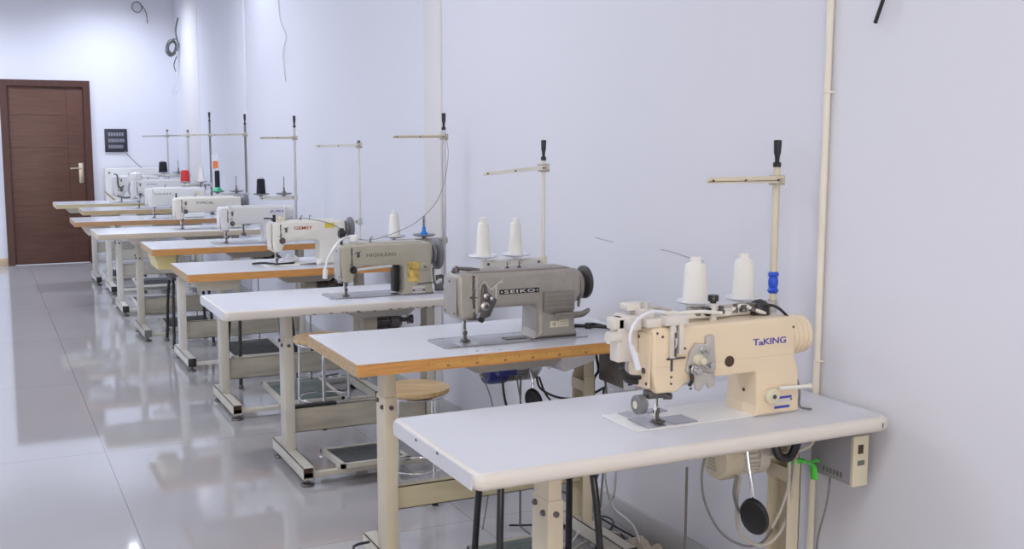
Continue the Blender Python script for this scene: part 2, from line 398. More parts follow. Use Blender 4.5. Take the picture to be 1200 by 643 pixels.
# cable pipe on the right wall
o = MB()
o.tube([(WALLX-0.012, 2.437, 0.10), (WALLX-0.012, 2.437, 3.29)], 0.0105, 12, sm=0)
cp = o.build('cable_pipe', 'pipe_w'); tag(cp, 'thin cream vertical cable pipe fixed to the right wall behind the nearest table', 'pipe')
for z in (0.85, 1.62, 2.6):
    q = MB(); q.tube([(WALLX-0.001, 2.437-0.02, z), (WALLX-0.024, 2.437, z), (WALLX-0.001, 2.437+0.02, z)], 0.003, 6); q.build('clip', 'pipe_w', cp)

# hanging wires
def wire(name, pts, r, m, label, cat='cable', group=None, sm=6, flat=1.0):
    o = MB().tube(pts, r, 8, sm=sm, flat=flat).build(name, m); return tag(o, label, cat, group)
X = WALLX
wire('cable_stub', [(X-0.002, 2.205, 1.90), (X-0.022, 2.212, 1.885), (X-0.026, 2.228, 1.84), (X-0.022, 2.252, 1.795)], 0.0055, 'black', 'short black cable stub sticking out of the wall at top right')
o = MB(); rnd = random.Random(3)
c = Vector((X-0.085, 13.35, 2.49))
for k in range(7):
    a0 = rnd.uniform(0, 6.28); pts = []
    rr = rnd.uniform(0.05, 0.092)
    for j in range(11):
        a = a0 + j*0.62; pts.append((c.x + rr*0.75*math.cos(a)+0.25*rr*math.sin(a), c.y + rr*0.4*math.cos(a+k)+rnd.uniform(-0.01, 0.01), c.z + rr*1.1*math.sin(a)+rnd.uniform(-0.01, 0.01)))
    o.tube(pts, 0.006, 6, sm=3)
o.tube([(X-0.03, 13.3, 2.55), (X-0.05, 13.28, 2.68), (X-0.02, 13.27, 2.82)], 0.010, 6)
o.tube([(X-0.03, 13.35, 2.40), (X-0.06, 13.42, 2.30), (X-0.05, 13.38, 2.22)], 0.006, 6)
wc = o.build('wire_coil', 'rubber'); tag(wc, 'tangled coil of dark wires hanging on the wall near the far corner', 'wire')
o = MB(); o.tube([(X-0.05, 13.3, 2.45), (X-0.02, 13.3, 2.25), (X-0.05, 13.30, 2.10), (X-0.10, 13.3, 2.00), (X-0.10, 13.3, 1.95), (X-0.03, 13.3, 2.02), (X-0.02, 13.3, 2.15)], 0.004, 6)
o.build('loose_end', 'cable_wh', wc)
o = MB()
for k in range(3):
    pts = [(-0.40+0.055*math.cos(a*0.7+k), FARY-0.03-0.006*k, 2.96+0.06*math.sin(a*0.7+k)) for a in range(10)]
    o.tube(pts, 0.005, 6, sm=3)
o.tube([(-0.34, FARY-0.02, 2.98), (-0.30, FARY-0.03, 2.90), (-0.29, FARY-0.03, 2.78)], 0.005, 6)
tag(o.build('wire_bundle', 'rubber'), 'small loop of thin wires high on the far wall right of the door', 'wire')
wire('thin_wire', [(X-0.004, 8.66, 2.9), (X-0.006, 8.66, 2.52), (X-0.008, 8.60, 2.36), (X-0.006, 8.45, 2.24), (X-0.008, 8.55, 2.12), (X-0.006, 8.50, 1.90)], 0.0035, 'cable_wh', 'thin pale wire hanging down the right wall beyond the middle of the room', 'wire')
# hairline cracks
for k, (pts, lab) in enumerate([([(X-0.0008, 3.281, 1.094), (X-0.0008, 3.2, 1.092), (X-0.0008, 3.12, 1.084), (X-0.0008, 3.02, 1.079)], 'hairline crack in the wall above the left thread cone of the nearest table'),
                 ([(X-0.0008, 3.74, 1.098), (X-0.0008, 3.68, 1.094), (X-0.0008, 3.61, 1.092)], 'short hairline crack in the wall right of the second thread stand')]):
    tag(MB().tube(pts, 0.0012, 5).build('wall_crack', 'crack'), lab, 'crack')

# ceiling fittings
for i, (px_, py_) in enumerate(PANELS):
    lab = 'flat square edged light panel set in the ceiling, out of frame'
    t = thing('ceiling_light', lab, 'light', (px_, py_, CEIL), 'ceiling light panels')
    q = MB(); a, b2 = 0.30, 0.60
    for bx in [(-a, a, -b2, -b2+0.02), (-a, a, b2-0.02, b2), (-a, -a+0.02, -b2, b2), (a-0.02, a, -b2, b2)]:
        q.box(bx[0], bx[1], bx[2], bx[3], -0.02, 0.0)
    q.build('light_frame', 'whitep', t); MB().box(-a+0.02, a-0.02, -b2+0.02, b2-0.02, -0.012, -0.002).build('diffuser', 'lamp', t)
for px_, py_ in DOWN:
    t = thing('downlight', 'small round downlight in the ceiling, out of frame', 'light', (px_, py_, CEIL), 'round downlights')
    MB().lathe([(0.085, 0.0), (0.085, -0.012), (0.065, -0.016), (0.065, -0.001)]).build('bezel', 'whitep', t)
    MB().lathe([(0.062, -0.001), (0.062, -0.010)]).build('diffuser', 'lamp', t)

# sign and panel on the far wall
t = thing('wall_sign', 'small black framed sign with three grey lines on the far wall right of the door', 'sign', (-0.69, FARY, 1.42))
MB().box(-0.125, 0.125, -0.02, -0.001, -0.135, 0.135, 0.004).build('sign_board', 'sign', t)
q = MB()
for r, z in enumerate((0.072, 0.0, -0.072)):
    xx = -0.085
    rr = random.Random(r+5)
    while xx < 0.075:
        wd = rr.uniform(0.014, 0.026); q.box(xx, xx+wd, -0.0215, -0.0195, z-0.02, z+0.02); xx += wd+0.006
q.build('sign_lines', 'sign_t', t)
bd = MB()
bd.box(-0.845, -0.20, 13.50, 13.66, 0.0, 1.10, 0.008)
bo = bd.build('white_cabinet', 'board'); tag(bo, 'plain white panel cabinet standing against the far wall behind the last table', 'cabinet')
for (hx, hz) in ((-0.80, 1.05),):
    MB().cyl((hx, 13.497, hz), (hx, 13.502, hz), 0.012).build('screw', 'rubber', bo)

# ------------------------------------------------------------------ tables
TAB = {  # X left, Y front, height, length, fx (leg inset)
 1: (-1.222, 2.118, 0.760, 1.215), 2: (-1.154, 3.166, 0.801, 1.085), 3: (-1.281, 4.542, 0.769, 1.20), 4: (-1.222, 5.772, 0.780, 1.20),
 5: (-1.212, 7.110, 0.782, 1.19), 6: (-1.422, 8.286, 0.786, 1.20), 7: (-1.481, 9.533, 0.786, 1.20), 8: (-1.316, 10.815, 0.791, 1.20), 9: (-1.494, 11.60, 0.807, 1.20)}
DEP = 0.56
TS = {
 1: dict(front='cream_edge', side='white_lam', bull=0.016, corner=0.03, post=0.295, rpost=1.055, frame='frame_y', low='frame_y', cross='olive'),
 2: dict(front='orange_edge', side='tan_edge', bull=0.0, corner=0.008, post=0.165, rpost=0.925, frame='frame_y', low='frame', cross='olive'),
 3: dict(front='cream_edge', side='white_lam', bull=0.010, corner=0.02, post=0.300, rpost=0.98, frame='frame', low='frame', cross='frame_d'),
 4: dict(front='orange_edge', side='tan_edge', bull=0.0, corner=0.006, post=0.200, rpost=0.98, frame='frame', low='frame', cross='frame_d'),
 5: dict(front='orange_edge', side='tan_edge', bull=0.0, corner=0.006, post=0.185, rpost=0.98, frame='frame_w', low='frame_w', cross='frame_d'),
 6: dict(front='beige_edge', side='beige_edge', bull=0.004, corner=0.012, post=0.285, rpost=1.0, frame='frame', low='frame', cross='frame_d'),
 7: dict(front='brown_edge', side='brown_edge', bull=0.0, corner=0.006, post=0.335, rpost=1.0, frame='frame_w', low='frame_w', cross='frame'),
 8: dict(front='tan2', side='tan2', bull=0.0, corner=0.006, post=0.215, rpost=1.0, frame='frame_w', low='frame_w', cross='frame'),
 9: dict(front='pale_edge', side='pale_edge', bull=0.0, corner=0.006, post=0.335, rpost=1.0, frame='frame_w', low='frame_w', cross='frame')}
TL = {
 1: 'white sewing table with rounded cream front edge, nearest of the row',
 2: 'sewing table with orange wooden edge carrying a measuring tape, second from the front',
 3: 'white edged sewing table with chipped rim under the green-grey machine, third from the front',
 4: 'sewing table with orange wooden edge and white fabric scrap on it, fourth from the front',
 5: 'wooden edged sewing table with a yellow drawer under its left end',
 6: 'sewing table with beige front edge just behind the one with the yellow drawer',
 7: 'sewing table with brown wooden edge reaching far left in front of the door',
 8: 'tan edged sewing table, second from the far end of the row',
 9: 'pale yellow edged sewing table at the far end of the row'}

def make_table(i):
    X0, Y0, H, L = TAB[i]; S = TS[i]
    t = thing('sewing_table', TL[i], 'table', (X0, Y0, 0), 'industrial sewing tables in the row')
    T = 0.040; c = S['corner']
    # tabletop: core with white laminate sheet on top
    m = MB()
    if S['bull']:
        m.solid([(0, 0, c), (L, 0, c*1.6), (L, DEP, c), (0, DEP, c)], H-T, H, 'xy', S['bull'], 0, 4, cap=1)
        # left side carries its own flat band
        o = m.build('tabletop', [S['front'], 'white_lam'], t)
    else:
        m.solid([(0, 0, c), (L, 0, c), (L, DEP, c), (0, DEP, c)], H-T, H-0.002, 'xy', 0, 0)
        m.solid([(0.001, 0.001, c), (L-0.001, 0.001, c), (L-0.001, DEP-0.001, c), (0.001, DEP-0.001, c)], H-0.002, H, 'xy', 0, 1)
        o = m.build('tabletop', [S['front'], 'white_lam'], t)
    if S['bull']:
        b = MB(); b.box(-0.0015, 0.002, c*0.9, DEP-c, H-T+0.001, H-0.003); b.build('side_band', S['side'], t)
    elif S['side'] != S['front']:
        b = MB(); b.box(-0.0012, 0.002, 0.004, DEP-0.004, H-T, H-0.003); b.build('side_band', S['side'], t)
    # dents and chips on the rim
    if i in (1, 3, 2):
        ch = MB(); rr = random.Random(i)
        if i == 3:
            for k in range(26):
                x = rr.uniform(0.32, 1.16); z = H-T+rr.uniform(0, 0.006); s_ = rr.uniform(0.002, 0.008)
                ch.box(x, x+s_*2, -0.0008, 0.004, z-0.001, z+s_*0.5)
            for k in range(8):
                x = rr.uniform(1.10, 1.19); ch.box(x, x+0.01, -0.0008, 0.004, H-0.03+rr.uniform(0, 0.02), H-0.025+rr.uniform(0, 0.02))
        if i == 1:
            for (yy, zz) in ((0.36, H-0.014), (0.22, H-0.010)):
                MB().box(-0.003, 0.001, yy, yy+0.010, zz, zz+0.006).build('chip_mark', 'rubber', t)
            ch.box(L*0.965, L*0.968, -0.001, 0.004, H-0.026, H-0.014)
        if i == 2:
            for k in range(7):
                x = rr.uniform(0.36, 0.5); ch.box(x, x+rr.uniform(0.003, 0.012), 0.03+rr.uniform(0, 0.02), 0.034+rr.uniform(0, 0.02), H, H+0.0004)
        ch.build('chip_marks', 'rubber', t)
    if i == 2:   # measuring tape stuck along the front edge
        tp = MB(); tp.box(0.24, L-0.01, -0.0018, 0.0, H-0.034, H-0.010)
        tpo = tp.build('measuring_tape', 'yellow_edge', t)
        tk = MB(); x = 0.25; k = 0
        while x < L-0.02:
            hh = 0.012 if k % 10 == 0 else (0.008 if k % 5 == 0 else 0.005)
            tk.box(x, x+0.0012, -0.0024, -0.0017, H-0.011-hh, H-0.011); x += 0.01; k += 1
        x = 0.30
        while x < L-0.03:
            tk.box(x-0.004, x+0.0, -0.0024, -0.0017, H-0.031, H-0.025); tk.box(x+0.002, x+0.005, -0.0024, -0.0017, H-0.031, H-0.025); x += 0.1
        tk.build('ruler_ticks', 'print_g', tpo)
    # frame
    Z1 = H-T
    yp0, yp1 = 0.225, 0.315
    for side, px_ in ((0, S['post']), (1, S['rpost'])):
        w_ = 0.045
        # telescopic post: inner upper part, outer lower part
        f = MB(); f.box(px_+0.003, px_+w_-0.003, yp0+0.004, yp1-0.004, 0.45, Z1-0.004, 0.004)
        leg = MB()
        if side == 0: leg.box(px_, px_+w_, yp0, yp1, 0.085, Z1-0.13, 0.004)
        else:      # seen from the inner side: an open channel with a cross plate and cut-outs above it
            leg.box(px_, px_+w_, yp0, yp0+0.004, 0.085, Z1-0.13, 0.001); leg.box(px_, px_+w_, yp1-0.004, yp1, 0.085, Z1-0.13, 0.001)
            leg.box(px_+w_-0.004, px_+w_, yp0, yp1, 0.085, Z1-0.225); leg.box(px_+w_-0.004, px_+w_, yp0, yp0+0.03, Z1-0.225, Z1-0.13); leg.box(px_+w_-0.004, px_+w_, yp1-0.03, yp1, Z1-0.225, Z1-0.13)
            leg.box(px_-0.003, px_+0.002, yp0-0.002, yp1+0.002, Z1-0.185, Z1-0.145, 0.001)
            f = MB(); f.box(px_+0.003, px_+w_-0.003, yp0+0.005, yp0+0.010, 0.45, Z1-0.004); f.box(px_+0.003, px_+w_-0.003, yp1-0.010, yp1-0.005, 0.45, Z1-0.004)
            f.box(px_+w_-0.007, px_+w_-0.0045, yp0+0.005, yp0+0.035, 0.45, Z1-0.004); f.box(px_+w_-0.007, px_+w_-0.0045, yp1-0.035, yp1-0.005, 0.45, Z1-0.004)
        lo = leg.build('leg', S['frame'], t)
        f.build('inner_tube', S['frame'], lo)
        br = MB(); br.box(px_-0.012, px_+w_+0.012, yp0-0.10, yp1+0.12, Z1-0.006, Z1)
        br.build('bracket', S['low'], t)
        for yy, zz in (((yp0+0.022, Z1-0.165), (yp1-0.022, Z1-0.150)) if side == 0 else ()):
            MB().lathe([(0.008, 0), (0.008, -0.006), (0.005, -0.009)], (px_, yy, zz), 'x', 10).build('bolt', 'steel_d', lo)
        if side == 0: MB().lathe([(0.008, 0), (0.008, -0.006)], (px_+0.022, yp0, Z1-0.165), 'y', 10).build('bolt', 'steel_d', lo)
        # foot
        ft = MB()
        fx0, fx1 = px_-0.003, px_+w_+0.003
        yf0, yf1 = -0.07, 0.47
        # hollow tube open at the front end
        th = 0.003; z0, z1 = 0.032, 0.086
        ft.box(fx0, fx1, yf0, yf1, z1-th, z1); ft.box(fx0, fx1, yf0, yf1, z0, z0+th)
        ft.box(fx0, fx0+th, yf0, yf1, z0, z1); ft.box(fx1-th, fx1, yf0, yf1, z0, z1)
        fo = ft.build('foot', S['low'], t)
        if i in (3, 4): MB().box(fx0+0.002, fx1-0.002, yf0+0.02, yf0+0.03, z0+0.002, z1-0.002).build('tube_shade', 'sight', fo)  # dark plate stands in for the shade inside the open tube
        if i not in (3, 4):
            cpm = 'rubber' if i == 6 else 'black'
            MB().box(fx0+0.0005, fx1-0.0005, yf0-0.004, yf0+0.01, z0+0.0005, z1-0.0005, 0.002).build('end_cap', cpm, fo)
        for yy in (yf0+0.03, yf1-0.04):
            xc = (fx0+fx1)/2
            gl = MB(); gl.lathe([(0.028, 0.0), (0.030, 0.004), (0.026, 0.010), (0.008, 0.014), (0.006, 0.034)], (xc, yy, 0), 'z', 18)
            gl.build('levelling_glide', 'steel_d', fo)
    # cross board between the posts, folded lips top and bottom
    xa, xb = S['post']+0.045, S['rpost']
    if i >= 7: cz0, cz1 = 0.30, 0.40
    elif i == 2: cz0, cz1 = 0.23, 0.31
    else: cz0, cz1 = 0.155, 0.27
    cr = MB(); cr.box(xa, xb, 0.255, 0.258, cz0, cz1); cr.box(xa, xb, 0.255, 0.285, cz1-0.003, cz1); cr.box(xa, xb, 0.255, 0.285, cz0, cz0+0.003)
    cr.build('cross_board', S['cross'], t)
    if i == 3:
        st = MB(); st.box(xa, xa+0.20, 0.250, 0.283, cz1-0.004, cz1+0.010); st.build('dark_strip', 'black', t)
    # treadle rail and treadle
    rl = MB(); rl.box(S['post'], S['rpost'], -0.05, -0.025, 0.034, 0.056, 0.002)
    rl.build('treadle_rail', S['low'], t)
    tx0, tx1 = {1: (0.45, 0.72), 2: (0.45, 0.76), 3: (0.45, 0.76), 4: (0.44, 0.78)}.get(i, (0.44, 0.80))
    tm = 'tread_g' if i in (1, 2, 4) else 'tread'
    tr = thing_local = bpy.data.objects.new('treadle', None)
    fm = MB()
    y0, y1, za, zb = (-0.13, 0.20, 0.092, 0.075) if i < 4 else ((-0.15, 0.33, 0.085, 0.10) if i != 6 else (-0.07, 0.33, 0.085, 0.10))
    def sl(x0, x1, ya, yb, dz0, dz1, mb):
        z_a = za+(zb-za)*(ya-y0)/(y1-y0); z_b = za+(zb-za)*(yb-y0)/(y1-y0)
        vs = [(x0, ya, z_a+dz0), (x1, ya, z_a+dz0), (x1, yb, z_b+dz0), (x0, yb, z_b+dz0), (x0, ya, z_a+dz1), (x1, ya, z_a+dz1), (x1, yb, z_b+dz1), (x0, yb, z_b+dz1)]
        mb.add(vs, [(3, 2, 1, 0), (4, 5, 6, 7), (0, 1, 5, 4), (1, 2, 6, 5), (2, 3, 7, 6), (3, 0, 4, 7)])
    sl(tx0, tx0+0.02, y0, y1, -0.012, 0.008, fm); sl(tx1-0.02, tx1, y0, y1, -0.012, 0.008, fm); sl(tx0, tx1, y0, y0+0.02, -0.012, 0.008, fm); sl(tx0, tx1, y1-0.02, y1, -0.012, 0.008, fm)
    sl(tx0+0.02, tx1-0.02, y0+0.02, y1-0.02, -0.010, -0.004, fm)
    fm.box(tx0+0.005, tx0+0.025, -0.052, -0.022, 0.05, 0.082); fm.box(tx1-0.025, tx1-0.005, -0.052, -0.022, 0.05, 0.082)
    to = fm.build('treadle', S['low'], t)
    pm = MB(); sl(tx0+0.022, tx1-0.022, y0+0.022, y1-0.022, -0.003, 0.005, pm)
    for k in range(1, 12): sl(tx0+0.03, tx1-0.03, y0+0.022+k*0.022, y0+0.027+k*0.022, 0.005, 0.007, pm)
    pm.build('treadle_pad', tm, to)
    if i <= 6:
        rx = {1: 0.757, 2: 0.70, 3: 0.80}.get(i, 0.72)
        rd = MB(); rd.cyl((rx, 0.29, 0.085), (rx, 0.29, H-0.16), 0.0035, seg=8); rd.cyl((rx, 0.19, 0.08), (rx, 0.29, 0.085), 0.003, seg=8)
        rd.build('treadle_rod', 'steel_d', t)
    # things slung under the top
    if i == 5:
        d = MB(); pts = [(0.02, H-T-0.003), (0.16, H-T-0.003), (0.145, H-T-0.10), (0.045, H-T-0.10)]
        d.solid(pts, 0.08, 0.42, 'xz', 0.006); d.build('drawer', 'tray', t)
    elif i in (4, 6, 7, 8, 9):
        d = MB(); x0 = {4: 0.03, 6: 0.20, 7: 0.06, 8: 0.12, 9: 0.08}[i]; x1 = x0+(0.26 if i == 4 else 0.22); dp = {4: 0.062, 7: 0.08}.get(i, 0.05)
        d.solid([(x0, H-T-0.002), (x1, H-T-0.002), (x1-0.02, H-T-dp), (x0+0.05, H-T-dp)], 0.09, 0.42, 'xz', 0.005)
        d.build('drawer', 'frame' if i == 4 else 'frame_w', t)
    return t

for i in range(1, 10): make_table(i)

# ------------------------------------------------------------------ sewing machines
def sewing_machine(i, label, sp):
    X0, Y0, H, L = TAB[i]
    bx0, bx1, by0, by1 = sp['bed']
    cx, cy = (bx0+bx1)/2, (by0+by1)/2
    off = (cx, cy, 0)
    t = thing('sewing_machine', label, 'sewing machine', (X0+cx, Y0+cy, H), 'industrial sewing machines in the row')
    B = sp['body']
    def P(name, m, mats): return m.build(name, mats, t)
    def mb(): return MB(off)
    y0, y1 = sp.get('y', (0.15, 0.265))
    xl, zb, zt, za, xp, xq = sp['xl'], sp['zb'], sp['zt'], sp['za'], sp['xp'], sp['xq']
    hw = sp.get('hw', 0.062)      # head width at the bottom
    xe = sp.get('xe', xq)         # where the arm ends on the right
    # bed
    m = mb(); m.solid([(bx0, by0, 0.02), (bx1, by0, 0.008), (bx1, by1, 0.008), (bx0, by1, 0.02)], 0.0, 0.004, 'xy', 0.0015, 0, 2)
    P('bed_plate', m, sp.get('bedm', 'plate'))
    nx = sp['nx']; ny = sp.get('ny', (y0+y1)/2-0.005)
    m = mb(); m.box(nx-0.035, nx+0.035, by0+0.012, by1-0.012, 0.004, 0.0052); m.box(nx-0.018, nx+0.018, ny-0.03, ny+0.03, 0.0052, 0.0062)
    m.box(nx-0.008, nx+0.008, ny-0.012, ny+0.012, 0.0062, 0.0085, mi=1)
    P('slide_plate', m, ['steel', 'steel_d'])
    # body: head, arm and pillar in one casting
    fl = sp.get('foot', 0.012)
    prof = [(xl+0.002, zb+0.055, 0.006), (xl, zt, sp.get('rt', 0.018)), (xe, zt, sp.get('rr', 0.02)), (xe, za+0.03, 0.01), (xq, za-0.005, 0.008), (xq+0.004, 0.035, 0.01), (xq+fl, 0.004, 0.0),
            (xp-fl*0.8, 0.004, 0.0), (xp, 0.03, 0.012), (xp-0.004, za, sp.get('fil', 0.025)), (xl+hw+0.040, za, 0.015), (xl+hw+0.008, za-0.012, 0.012), (xl+hw-0.010, zb, 0.008), (xl+0.014, zb, 0.006), (xl+0.006, zb+0.03, 0.006)]
    m = mb(); m.solid(prof, y0, y1, 'xz', sp.get('bev', 0.012), 0, 4, seg2=5)
    # pillar is deeper than the arm
    m.solid([(xp+0.001, 0.004, 0), (xq-0.001, 0.004, 0), (xq-0.004, za+0.01, 0.01), (xp+0.006, za+0.01, 0.01)], y0+0.01, y1+0.02, 'xz', 0.01, 0, 3)
    P('body', m, B)
    ym = (y0+y1)/2
    # top cover
    if sp.get('cover', True):
        m = mb(); m.solid([(xl+0.055, zt-0.003, 0), (xe-0.03, zt-0.003, 0), (xe-0.05, zt+0.006, 0.004), (xl+0.06, zt+0.006, 0.004)], y0+0.014, y1-0.014, 'xz', 0.003, 0, 2)
        P('top_cover', m, sp.get('coverm', B))
    # face plate (left end)
    m = mb(); m.solid([(y0+0.012, zb+0.012, 0.006), (y1-0.012, zb+0.012, 0.006), (y1-0.010, zt-0.014, 0.014), (y0+0.010, zt-0.014, 0.014)], xl-0.004, xl+0.001, 'yz', 0.0015, 0, 2)
    fp = P('face_plate', m, sp.get('facem', B))
    m = mb()
    for yy, zz in ((y0+0.022, zb+0.024), (y1-0.022, zb+0.024), (ym, zt-0.028)):
        m = mb(); m.lathe([(0.004, 0.001), (0.004, -0.002)], (xl-0.004, yy, zz), 'x', 10); m.build('screw', 'steel_d', fp)
    # take-up slot and lever
    ts = xl+sp.get('slot', 0.045)
    m = mb(); m.box(ts, ts+0.007, y0-0.0012, y0+0.004, zb+0.055, zt-0.012)
    P('take_up_slot', m, 'steel_d')
    m = mb(); m.tube([(ts+0.003, y0, zt-0.06), (ts+0.003, y0-0.018, zt-0.045), (ts+0.003, y0-0.022, zt-0.03)], 0.0022, 6); m.lathe([(0.005, -0.002), (0.005, 0.002)], (ts+0.003, y0-0.022, zt-0.028), 'x', 10)
    P('take_up_lever', m, 'chrome')
    # needle bar, clamp, needle
    m = mb(); m.cyl((nx, ny, zb+0.02), (nx, ny, 0.042), 0.0036, seg=10); m.cyl((nx, ny, 0.05), (nx, ny, 0.040), 0.0055, seg=10); m.cyl((nx, ny, 0.04), (nx, ny, 0.008), 0.0011, 0.0005, seg=6)
    m.lathe([(0.003, 0), (0.004, 0.008)], (nx+0.004, ny, 0.046), 'x', 8)
    P('needle_bar', m, 'chrome')
    pxo = nx+0.012
    m = mb(); m.box(nx-0.012, pxo+0.012, ny-0.012, ny+0.026, zb-0.006, zb+0.004, 0.002); P('bar_bushing', m, 'steel_d')
    m = mb(); m.cyl((pxo, ny+0.012, zb+0.02), (pxo, ny+0.012, 0.03), 0.0042, seg=10)
    m.box(pxo-0.007, pxo+0.007, ny+0.004, ny+0.02, 0.026, 0.040, 0.002)
    m.box(pxo-0.014, pxo-0.003, ny-0.022, ny+0.014, 0.008, 0.013, 0.001); m.box(pxo+0.001, pxo+0.007, ny-0.022, ny+0.014, 0.008, 0.013, 0.001)
    m.add([(pxo-0.006, ny+0.002, 0.012), (pxo+0.005, ny+0.002, 0.012), (pxo+0.005, ny+0.012, 0.012), (pxo-0.006, ny+0.012, 0.012), (pxo-0.004, ny+0.006, 0.03), (pxo+0.003, ny+0.006, 0.03), (pxo+0.003, ny+0.014, 0.03), (pxo-0.004, ny+0.014, 0.03)],
          [(0, 1, 5, 4), (1, 2, 6, 5), (2, 3, 7, 6), (3, 0, 4, 7), (4, 5, 6, 7)])
    P('presser_foot', m, 'steel_d')
    # pressure screw on top of the head
    if sp.get('screw_top', True):
        m = mb(); m.cyl((xl+0.02, ym, zt-0.004), (xl+0.02, ym, zt+0.012), 0.007, seg=14); m.cyl((xl+0.02, ym, zt+0.012), (xl+0.02, ym, zt+0.034), 0.0045, 0.0055, seg=12)
        P('pressure_screw', m, sp.get('screwm', 'blackm'))
    # tension unit
    if sp.get('tension', True):
        tx, tz = sp.get('tpos', (xl+0.075, za+0.008))
        m = mb(); m.lathe([(0.004, 0), (0.004, -0.030)], (tx, y0, tz), 'y', 10); m.lathe([(0.015, -0.004), (0.017, -0.006), (0.013, -0.008), (0.017, -0.010), (0.015, -0.012)], (tx, y0, tz), 'y', 20)
        m.lathe([(0.008, -0.012), (0.007, -0.022), (0.009, -0.023), (0.009, -0.032), (0.006, -0.033)], (tx, y0, tz), 'y', 14)
        P('tension_dial', m, sp.get('tdm', 'steel_d'))
        m = mb(); m.tube([(tx-0.012, y0, tz+0.02), (tx-0.016, y0-0.012, tz+0.026), (tx-0.004, y0-0.014, tz+0.032), (tx+0.002, y0, tz+0.03)], 0.0014, 6)
        m.box(xl+0.072, xl+0.084, y0-0.004, y0, zt-0.055, zt-0.03, 0.001); m.tube([(xl+0.062, y0, zt-0.035), (xl+0.062, y0-0.012, zt-0.035), (xl+0.078, y0-0.012, zt-0.03), (xl+0.09, y0-0.004, zt-0.028)], 0.0016, 6)
        P('thread_guide', m, 'steel_d')
    # thread post on the arm
    for k, gx in enumerate(sp.get('pins', (xl+0.16,))):
        m = mb(); m.cyl((gx, ym, zt), (gx, ym, zt+0.028), 0.0022, seg=8); m.lathe([(0.006, 0.0), (0.007, 0.003), (0.003, 0.006)], (gx, ym, zt+0.006), 'z', 12)
        m.tube([(gx, ym, zt+0.026), (gx+0.008, ym, zt+0.031), (gx+0.008, ym-0.008, zt+0.025), (gx, ym-0.006, zt+0.02)], 0.0012, 6)
        P('thread_pin', m, 'steel_d')
    # lettering
    for (body, x0_, x1_, zc, size, mm, bold) in sp.get('text', []):
        text_part('lettering', body, x0_, x1_, zc, size, y0-0.0006, mm, t, off, bold)
    # handwheel
    (hx0, hx1, hz, hr, hm, style) = sp['wheel']; hy = ym
    m = mb()
    if style == 'disc':      # neck plus a big stepped disc
        m.lathe([(hr*0.60, hx0-0.02), (hr*0.62, hx0-0.002), (hr*0.5, hx0), (hr*0.64, hx0+0.003), (hr*0.66, hx0+(hx1-hx0)*0.35), (hr*0.58, hx0+(hx1-hx0)*0.40), (hr*0.9, hx0+(hx1-hx0)*0.5), (hr, hx0+(hx1-hx0)*0.58), (hr, hx0+(hx1-hx0)*0.85), (hr*0.93, hx1-0.002),
                 (hr*0.70, hx1-0.004), (hr*0.66, hx1-0.008), (hr*0.35, hx1-0.008), (hr*0.32, hx1+0.004), (hr*0.1, hx1+0.005)], (0, hy, hz), 'x', 36)
    else:                    # barrel wheel flush with the arm, with grooves
        n = 4; pr = [(hr*0.86, hx0-0.01)]; d = (hx1-hx0)/n
        for k in range(n):
            a = hx0+k*d; rk = hr*(1.0-0.03*k)
            pr += [(rk*0.93, a), (rk, a+0.003), (rk, a+d-0.003), (rk*0.93, a+d-0.001)]
        pr += [(hr*0.6, hx1+0.002), (hr*0.3, hx1+0.004)]
        m.lathe(pr, (0, hy, hz), 'x', 36)
    wo = P('handwheel', m, hm)
    if style != 'disc':
        for k in range(1, 4):
            g_ = mb(); g_.lathe([(hr*0.95*(1-0.03*k), hx0+k*d-0.0022), (hr*0.95*(1-0.03*k), hx0+k*d+0.0012)], (0, hy, hz), 'x', 36); g_.build('groove_ring', 'frame_d', wo)
    # stitch dial and reverse lever
    if sp.get('dial', True):
        dx, dz, dr = sp.get('dpos', (xq-0.03, za-0.02, 0.016))
        m = mb(); m.lathe([(dr*0.8, 0.002), (dr, -0.002), (dr, -0.014), (dr*0.85, -0.016), (dr*0.4, -0.016), (dr*0.4, -0.019)], (dx, y0, dz), 'y', 24)
        m.lathe([(dr*0.28, -0.018), (dr*0.28, -0.0205)], (dx, y0, dz), 'y', 12, 1)
        P('stitch_dial', m, [sp.get('dialm', B), 'steel_d'])
    if sp.get('lever', True):
        lx0, lx1, lz = sp.get('lpos', (xq-0.05, xq+0.03, 0.045))
        m = mb(); m.tube([(lx0, y0-0.001, lz), (lx0+0.006, y0-0.022, lz), (lx1, y0-0.026, lz+0.001)], 0.005, 8)
        P('reverse_lever', m, sp.get('leverm', 'steel'))
    # oil pan and hook shaft under the table
    m = mb(); m.solid([(bx0+0.06, -0.045, 0.01), (bx1-0.06, -0.045, 0.01), (bx1-0.12, -0.095, 0.02), (bx0+0.12, -0.095, 0.02)], by0+0.01, by1+0.04, 'xz', 0.008, 0, 2)
    P('oil_pan', m, sp.get('panm', 'green_m2'))
    if 'extra' in sp: sp['extra'](t, mb, P, y0, y1, off)
    return t

